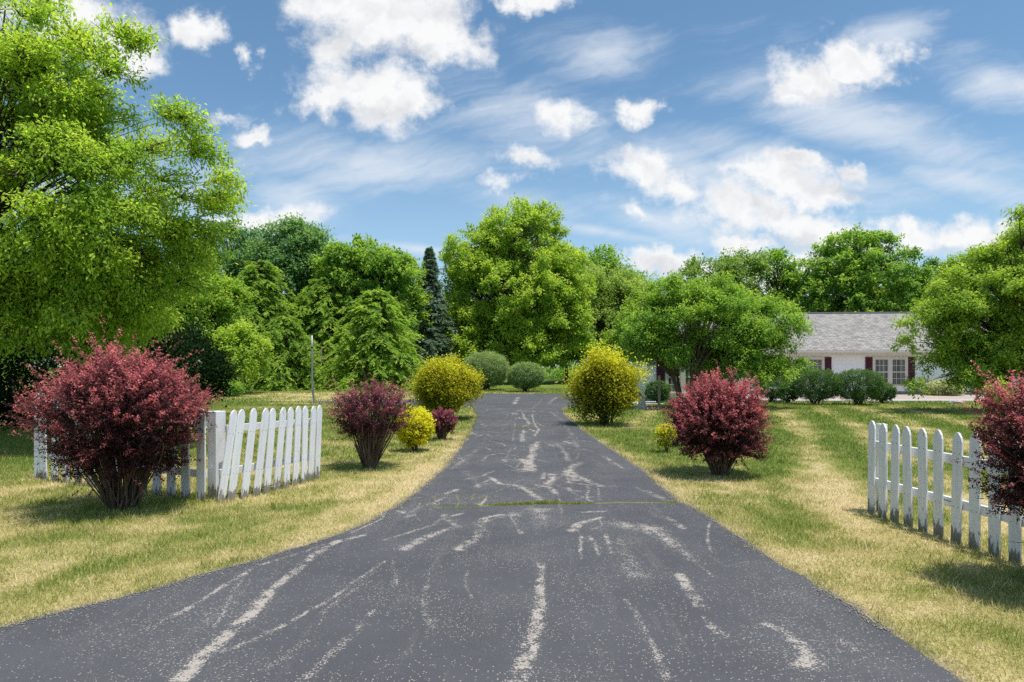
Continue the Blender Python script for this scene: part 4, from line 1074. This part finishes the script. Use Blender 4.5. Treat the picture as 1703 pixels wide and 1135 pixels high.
def hem(label, px, d, top, w, **k):
    k['n_br'] = int(k['n_br']*1.45); k['needle'] *= 0.80; k['n_nd'] += 3
    h = (EYE + (HY-top)/F*d)
    return conifer('hemlock_tree', label, 'tree', ((px-CX)/F*d, d), h, w/2*1.30*d/F, 'hemlock', group=ghm, shaggy=0.55, **k)
hem('broad hemlock in front of the blue spruce, its skirt down on the lawn', 624, 50, 482, 158, n_br=330, n_tw=12, n_nd=18, needle=0.26, power=0.50, droop=0.42, twl=0.75, bias=0.02)
hem('tall hemlock with a pointed top left of the pole', 432, 53, 432, 150, n_br=330, n_tw=12, n_nd=17, needle=0.27, power=0.46, droop=0.48, twl=0.8, bias=-0.02)
hem('shaggy hemlock right behind the pole', 535, 55, 462, 140, n_br=320, n_tw=12, n_nd=17, needle=0.27, power=0.44, droop=0.50, twl=0.85, bias=0.0)
hem('low brownish hemlock in front of the other hemlocks left of the pole', 474, 49, 528, 130, n_br=220, n_tw=12, n_nd=16, needle=0.24, power=0.42, droop=0.5, twl=0.7, bias=-0.06)
d = 62; conifer('blue_spruce', 'narrow blue green spruce left of the tall central maple', 'tree', ((714-CX)/F*d, d), EYE+(HY-412)/F*d, 68*d/F, 'spruce', 420, 13, 14, 0.24, 0.95, 0.30, 0.03, gt_, 0.0, 0.75)
# the tall maple in the centre
d = 66
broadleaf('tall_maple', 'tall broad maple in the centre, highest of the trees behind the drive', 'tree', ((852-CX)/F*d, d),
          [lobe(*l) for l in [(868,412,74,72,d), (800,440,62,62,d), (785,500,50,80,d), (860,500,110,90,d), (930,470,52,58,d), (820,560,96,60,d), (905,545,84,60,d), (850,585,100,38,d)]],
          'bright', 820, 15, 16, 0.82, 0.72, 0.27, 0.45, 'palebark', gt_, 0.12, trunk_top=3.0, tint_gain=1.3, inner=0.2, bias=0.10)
bt('small dark tree tops behind the right shoulder of the tall maple', 990, 78, [(985,445,36,28,78), (1010,462,40,26,78), (1035,480,40,30,78)], 'maple', n_bough=60, n_spray=12, n_leaf=14, bough_r=1.2, spray_r=0.8, leaf=0.34)
bt('spreading pale tree with layered branches right of the tall maple', 1008, 73, [(1000,495,72,48,73), (1030,500,55,46,73), (985,545,80,40,73), (1030,550,60,40,73)], 'olive', n_bough=170, n_spray=16, n_leaf=16, bough_r=1.2, spray_r=0.75, leaf=0.27, bias=0.16)
d = 69; 
broadleaf('clipped_tree', 'small tree with a flat clipped crown and bare trunk at the end of the drive', 'tree', ((942-CX)/F*d, d), [lobe(940,592,54,19,d,0.9), lobe(915,600,30,14,d), lobe(965,585,30,16,d)],
          'maple', 130, 18, 16, 0.55, 0.42, 0.22, 0.16, 'bark', None, 0.1, trunk_top=2.2, low_cut=-0.4, bias=0.0)
# crab apple in front of the wing
d = 27.0
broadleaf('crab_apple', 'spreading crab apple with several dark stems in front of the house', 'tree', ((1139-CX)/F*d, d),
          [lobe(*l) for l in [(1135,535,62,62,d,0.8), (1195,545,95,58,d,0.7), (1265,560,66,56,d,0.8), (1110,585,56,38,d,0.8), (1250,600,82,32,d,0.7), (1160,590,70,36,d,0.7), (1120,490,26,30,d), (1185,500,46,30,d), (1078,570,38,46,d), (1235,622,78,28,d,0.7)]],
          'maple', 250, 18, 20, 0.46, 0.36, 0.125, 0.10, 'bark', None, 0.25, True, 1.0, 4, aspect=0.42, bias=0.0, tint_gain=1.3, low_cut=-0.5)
# tree at the right edge
d = 24.5
lead = []
for (px, py, dd) in [(1516,540,24),(1510,570,24),(1540,520,24),(1530,640,24),(1695,362,23.5),(1720,350,23.5),(1560,480,24)]:
    x, z = XZ(px, py, dd); lead.append((x, dd, z))
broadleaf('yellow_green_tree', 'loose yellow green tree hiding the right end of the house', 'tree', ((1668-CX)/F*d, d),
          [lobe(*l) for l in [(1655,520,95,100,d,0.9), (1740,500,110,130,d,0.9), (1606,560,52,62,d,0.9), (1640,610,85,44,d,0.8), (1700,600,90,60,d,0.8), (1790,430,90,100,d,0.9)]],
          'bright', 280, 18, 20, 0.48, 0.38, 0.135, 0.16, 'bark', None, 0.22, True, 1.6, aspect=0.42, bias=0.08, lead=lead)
# behind the house
ghb = 'trees behind the house'
bt('dense dome shaped maple rising behind the house roof', 1432, 62, [(1432,462,88,74,62), (1400,500,66,60,62), (1478,490,62,66,62), (1432,540,100,60,62)], 'dark', n_bough=260, n_spray=16, n_leaf=16, bough_r=1.0, spray_r=0.6, leaf=0.30, bias=0.08, tint_gain=1.6, trunk_r=0.35, group=ghb)
bt('grey green tree behind the crab apple', 1195, 64, [(1185,480,60,44,64), (1230,470,40,42,64), (1200,540,80,60,64)], 'olive', n_bough=130, n_spray=15, n_leaf=15, bough_r=1.0, spray_r=0.7, leaf=0.28, bias=-0.08, group=ghb)
bt('slim upright tree between the crab apple and the dome shaped maple', 1288, 66, [(1285,475,34,52,66), (1320,490,28,34,66), (1290,540,60,50,66)], 'maple', n_bough=110, n_spray=15, n_leaf=15, bough_r=0.95, spray_r=0.7, leaf=0.28, group=ghb)
bt('blue green tree top behind the right end of the roof', 1575, 75, [(1575,468,46,34,75), (1560,520,60,50,75), (1540,520,40,40,75)], 'locust', n_bough=100, n_spray=14, n_leaf=15, bough_r=1.1, spray_r=0.8, leaf=0.32, bias=-0.02, group=ghb)
bt('pale tree behind the yellow green tree at the right edge', 1640, 58, [(1630,455,46,36,58), (1680,470,60,60,58), (1760,450,70,80,58)], 'bright', n_bough=110, n_spray=14, n_leaf=15, bough_r=1.0, spray_r=0.7, leaf=0.26, bias=-0.05, group=ghb)
bt('low pale tree left of the crab apple behind the right gold bush', 1065, 48, [(1070,545,40,40,48), (1050,575,40,30,48), (1085,510,30,30,50)], 'bright', n_bough=60, n_spray=14, n_leaf=15, bough_r=0.8, spray_r=0.5, leaf=0.2, trunk_r=0.1)

# far wood closing the view
nb = 1500
fx = rng.uniform(-125, 125, nb); fy = rng.uniform(84, 112, nb)
fz = rng.uniform(0.0, 1.0, nb)**0.9*(6.5 + 4.5*fbm(fx*0.09, fx*0+2, 19, 3))
pc = np.stack([fx, fy, fz], 1)
ci = np.repeat(np.arange(nb), 60); nl = len(ci)
off = rand_dirs(nl)*(rng.random(nl)**0.4*2.2)[:, None]*np.array([1.1, 0.8, 0.7])
pos = pc[ci]+off; pos[:, 2] = np.maximum(pos[:, 2], 0.05)
lv = Leaves(); lv.add(pos, rand_dirs(nl), np.array([0, 0, 1.0])+0.7*rand_dirs(nl), rng.uniform(0.4, 0.75, nl), rng.uniform(0.25, 0.42, nl), 0.28+0.2*off[:, 2]/1.5+0.25*rng.random(nl)+0.2*(rng.random(nb)[ci]-0.5))
fw = lv.build('distant_wood', M['maple'], None)
fw['kind'] = 'stuff'; fw['label'] = 'distant green wood closing the view behind all the trees'; fw['category'] = 'wood'

# ------------------------------------------------------------------ SKY
SUN = Vector((0.23, -0.16, 1.0)).normalized()
elev = math.asin(SUN.z); azim = math.atan2(SUN.x, SUN.y)
world = bpy.data.worlds.new("World"); sc.world = world; world.use_nodes = True
wt = NT(world.node_tree); world.node_tree.nodes.clear()
sky = wt.n('ShaderNodeTexSky', {}, sky_type='NISHITA', sun_disc=False, sun_elevation=elev, sun_rotation=azim, altitude=300, air_density=1.0, dust_density=0.6, ozone_density=2.5).outputs[0]
dirv = wt.vmath('NORMALIZE', wt.n('ShaderNodeTexCoord').outputs['Generated'])
sp = wt.n('ShaderNodeSeparateXYZ', {'Vector': dirv})
yy = wt.math('MAXIMUM', wt.math('ABSOLUTE', sp.outputs['Y']), 0.12)
cu = wt.math('DIVIDE', sp.outputs['X'], yy); cv = wt.math('DIVIDE', sp.outputs['Z'], yy)
p2 = wt.n('ShaderNodeCombineXYZ', {'X': cu, 'Y': cv, 'Z': 0.0}).outputs[0]
wn = wt.n('ShaderNodeTexNoise', {'Vector': p2, 'Scale': 7.0, 'Detail': 4.0, 'Roughness': 0.6}).outputs['Color']
warp = wt.vmath('MULTIPLY', wt.vmath('SUBTRACT', wn, (0.5, 0.5, 0.5)), (0.09, 0.06, 0.0))
wn2 = wt.n('ShaderNodeTexNoise', {'Vector': p2, 'Scale': 24.0, 'Detail': 5.0, 'Roughness': 0.62}).outputs['Color']
warp2 = wt.vmath('MULTIPLY', wt.vmath('SUBTRACT', wn2, (0.5, 0.5, 0.5)), (0.075, 0.055, 0.0))
pw = wt.vmath('ADD', wt.vmath('ADD', p2, warp), warp2)
def blob(vec, px, py, rx, ry, ang=0.0, amp=1.0):
    c = ((px-CX)/F, (HY-py)/F, 0.0)
    d_ = wt.vmath('SUBTRACT', vec, c)
    if ang:
        d_ = wt.n('ShaderNodeVectorRotate', {'Vector': d_, 'Angle': math.radians(ang)}, rotation_type='Z_AXIS').outputs[0]
    d_ = wt.vmath('MULTIPLY', d_, (F/rx, F/ry, 0.0))
    l = wt.vmath('LENGTH', d_)
    v = wt.math('SUBTRACT', 1.0, l)
    return wt.math('MULTIPLY', v, amp) if amp != 1.0 else v
def field(vec, blobs):
    f = None
    for b_ in blobs:
        v = blob(vec, *b_); f = v if f is None else wt.math('MAXIMUM', f, v)
    return f
CUM = [(640,20,185,85), (560,-5,120,70), (730,55,90,55), (600,145,120,60), (640,175,105,50), (540,160,70,45), (690,160,60,55,0,0.8), (880,0,80,30), (100,20,130,60), (200,70,90,55), (240,105,50,35,0,0.8),
       (318,52,52,42), (410,95,20,26,0,0.7), (375,195,50,16,0,0.7), (427,223,40,20), (440,375,110,26,-8), (380,370,60,20), (1345,130,80,55,20), (1430,100,90,45,15), (1500,92,40,30,0,0.7), (1325,150,55,42),
       (1065,180,44,28), (1250,345,120,52,12), (1310,310,110,50,18), (1360,330,80,40), (1330,275,70,22,15), (1250,280,70,20,15,0.8), (1428,290,26,24), (1340,385,110,40), (1240,410,60,30), (1100,440,110,30), (1180,450,90,30), (1580,400,95,45), (1520,400,60,40), (1640,410,70,30), (1690,390,60,40), (1410,410,110,45),
       (935,190,50,34,0,0.75), (875,265,45,22,0,0.75), (1060,295,70,36,25,0.75), (1080,275,60,34,25,0.8), (1140,310,60,26,15,0.75), (840,300,46,14,0,0.55), (1045,350,50,20,20,0.65), (560,75,60,40,0,0.8), (1300,460,200,40), (320,440,40,20), (-300,100,300,120), (2000,150,300,100), (2100,420,400,60), (-500,400,400,80)]
fld = field(pw, CUM)
nA = wt.noise(p2, 15.0, 9.0, 0.66)
up_ = wt.vmath('ADD', p2, warp2)
nS = wt.noise(up_, 9.0, 5.0, 0.5); nT = wt.noise(wt.vmath('ADD', up_, (0.006, 0.022, 0.0)), 9.0, 5.0, 0.5)
dens = wt.math('ADD', fld, wt.math('MULTIPLY', wt.math('SUBTRACT', nA, 0.50), 1.75))
alpha = wt.mapr(dens, -0.12, 0.66)
# high thin streaks
rot = wt.n('ShaderNodeVectorRotate', {'Vector': p2, 'Angle': math.radians(-14)}, rotation_type='Z_AXIS').outputs[0]
st1 = wt.noise(wt.vmath('ADD', wt.vmath('MULTIPLY', rot, (2.2, 11.0, 1.0)), wt.vmath('MULTIPLY', warp, (6.0, 10.0, 0))), 1.9, 8.0, 0.62)
CIR = [(600,270,340,80,4), (900,200,260,90,8,0.8), (1450,215,360,70,17,1.25), (1330,280,360,55,14,1.2), (1150,280,190,80,22), (1600,300,220,50,12), (480,330,130,60,10), (850,330,300,40,14,0.7), (1650,130,160,60,12), (1100,370,200,40,14), (1000,90,160,70,5), (700,415,160,14,8), (1000,385,190,18,10), (330,340,60,60), (1480,60,120,50,-12), (1250,130,200,90,0,0.7), (150,300,300,90,0,0.7)]
cf = field(p2, CIR)
cir = wt.mapr(wt.math('ADD', wt.math('MULTIPLY', st1, 1.3), wt.math('MULTIPLY', cf, 0.62)), 0.64, 1.45, 0.0, 0.74)
haze = wt.mapr(cv, 0.42, 0.0, 0.0, 0.50)
# light and shade in the heaps
shade = wt.math('MULTIPLY', wt.math('SUBTRACT', nS, nT), 1.0)
core = wt.mapr(dens, 0.45, 1.15, 0.0, 0.14)
vs = wt.noise(p2, 5.0, 3.0, 0.5)
GREY = [(640,85,120,34,0), (560,60,70,25,0), (620,190,90,20,0), (130,45,90,20,0), (1290,345,110,22,16), (1380,325,70,20,10), (1370,165,60,14,15), (1330,410,90,18,5), (1580,425,90,16,0), (1160,455,90,10,0)]
gf = wt.mapr(field(pw, GREY), -0.25, 0.8, 0.0, 0.15)
core = wt.math('ADD', wt.math('MULTIPLY', core, wt.mapr(vs, 0.35, 0.65, 0.1, 0.8)), gf)
lum = wt.math('ADD', wt.math('SUBTRACT', 0.95, core), shade)
lum = wt.math('MINIMUM', wt.math('MAXIMUM', lum, 0.50), 0.98)
lumc = wt.mix(wt.mapr(lum, 0.50, 0.95, 0.0, 1.0, False), (0.50,0.535,0.59), (0.96,0.965,0.97))
STR = 0.15
hs = wt.n('ShaderNodeHueSaturation', {'Color': sky, 'Hue': 0.490, 'Saturation': 1.08, 'Value': 0.96}).outputs[0]
inv = 1.0/STR
skyc = wt.mix(haze, hs, (0.50*inv, 0.72*inv, 0.94*inv))
skyc = wt.mix(cir, skyc, (0.80*inv, 0.86*inv, 0.93*inv))
cl = wt.n('ShaderNodeVectorMath', {0: lumc, 'Scale': inv}, operation='SCALE').outputs[0]
skyc = wt.mix(alpha, skyc, cl)
bg = wt.n('ShaderNodeBackground', {'Color': skyc, 'Strength': STR}).outputs[0]
wt.n('ShaderNodeOutputWorld', {'Surface': bg})
try:
    world.cycles.sampling_method = 'MANUAL'; world.cycles.sample_map_resolution = 512
except Exception: pass

sl_ = bpy.data.lights.new('sun', 'SUN'); sl_.energy = 5.0; sl_.angle = math.radians(0.55); sl_.color = (1.0, 0.955, 0.88)
so = bpy.data.objects.new('sun', sl_); C.objects.link(so)
so.rotation_euler = SUN.to_track_quat('Z', 'Y').to_euler(); so.location = (0, 0, 40)

# ------------------------------------------------------------------ CAMERA
cam = bpy.data.cameras.new('camera'); cam.sensor_width = 36.0; cam.lens = 24.0*F/1135.0
cam.shift_y = (HY-567.5)/1703.0; cam.clip_end = 5000; cam.clip_start = 0.05
co_ = bpy.data.objects.new('camera', cam); C.objects.link(co_)
co_.location = (0, 0, EYE); co_.rotation_euler = (math.radians(90), 0, 0)
sc.camera = co_
sc.view_settings.view_transform = 'Standard'; sc.view_settings.look = 'None'; sc.view_settings.exposure = 0; sc.view_settings.gamma = 1
sc.render.engine = 'CYCLES'
sc.cycles.max_bounces = 9; sc.cycles.diffuse_bounces = 6; sc.cycles.transmission_bounces = 5; sc.cycles.glossy_bounces = 2
sc.cycles.use_denoising = False
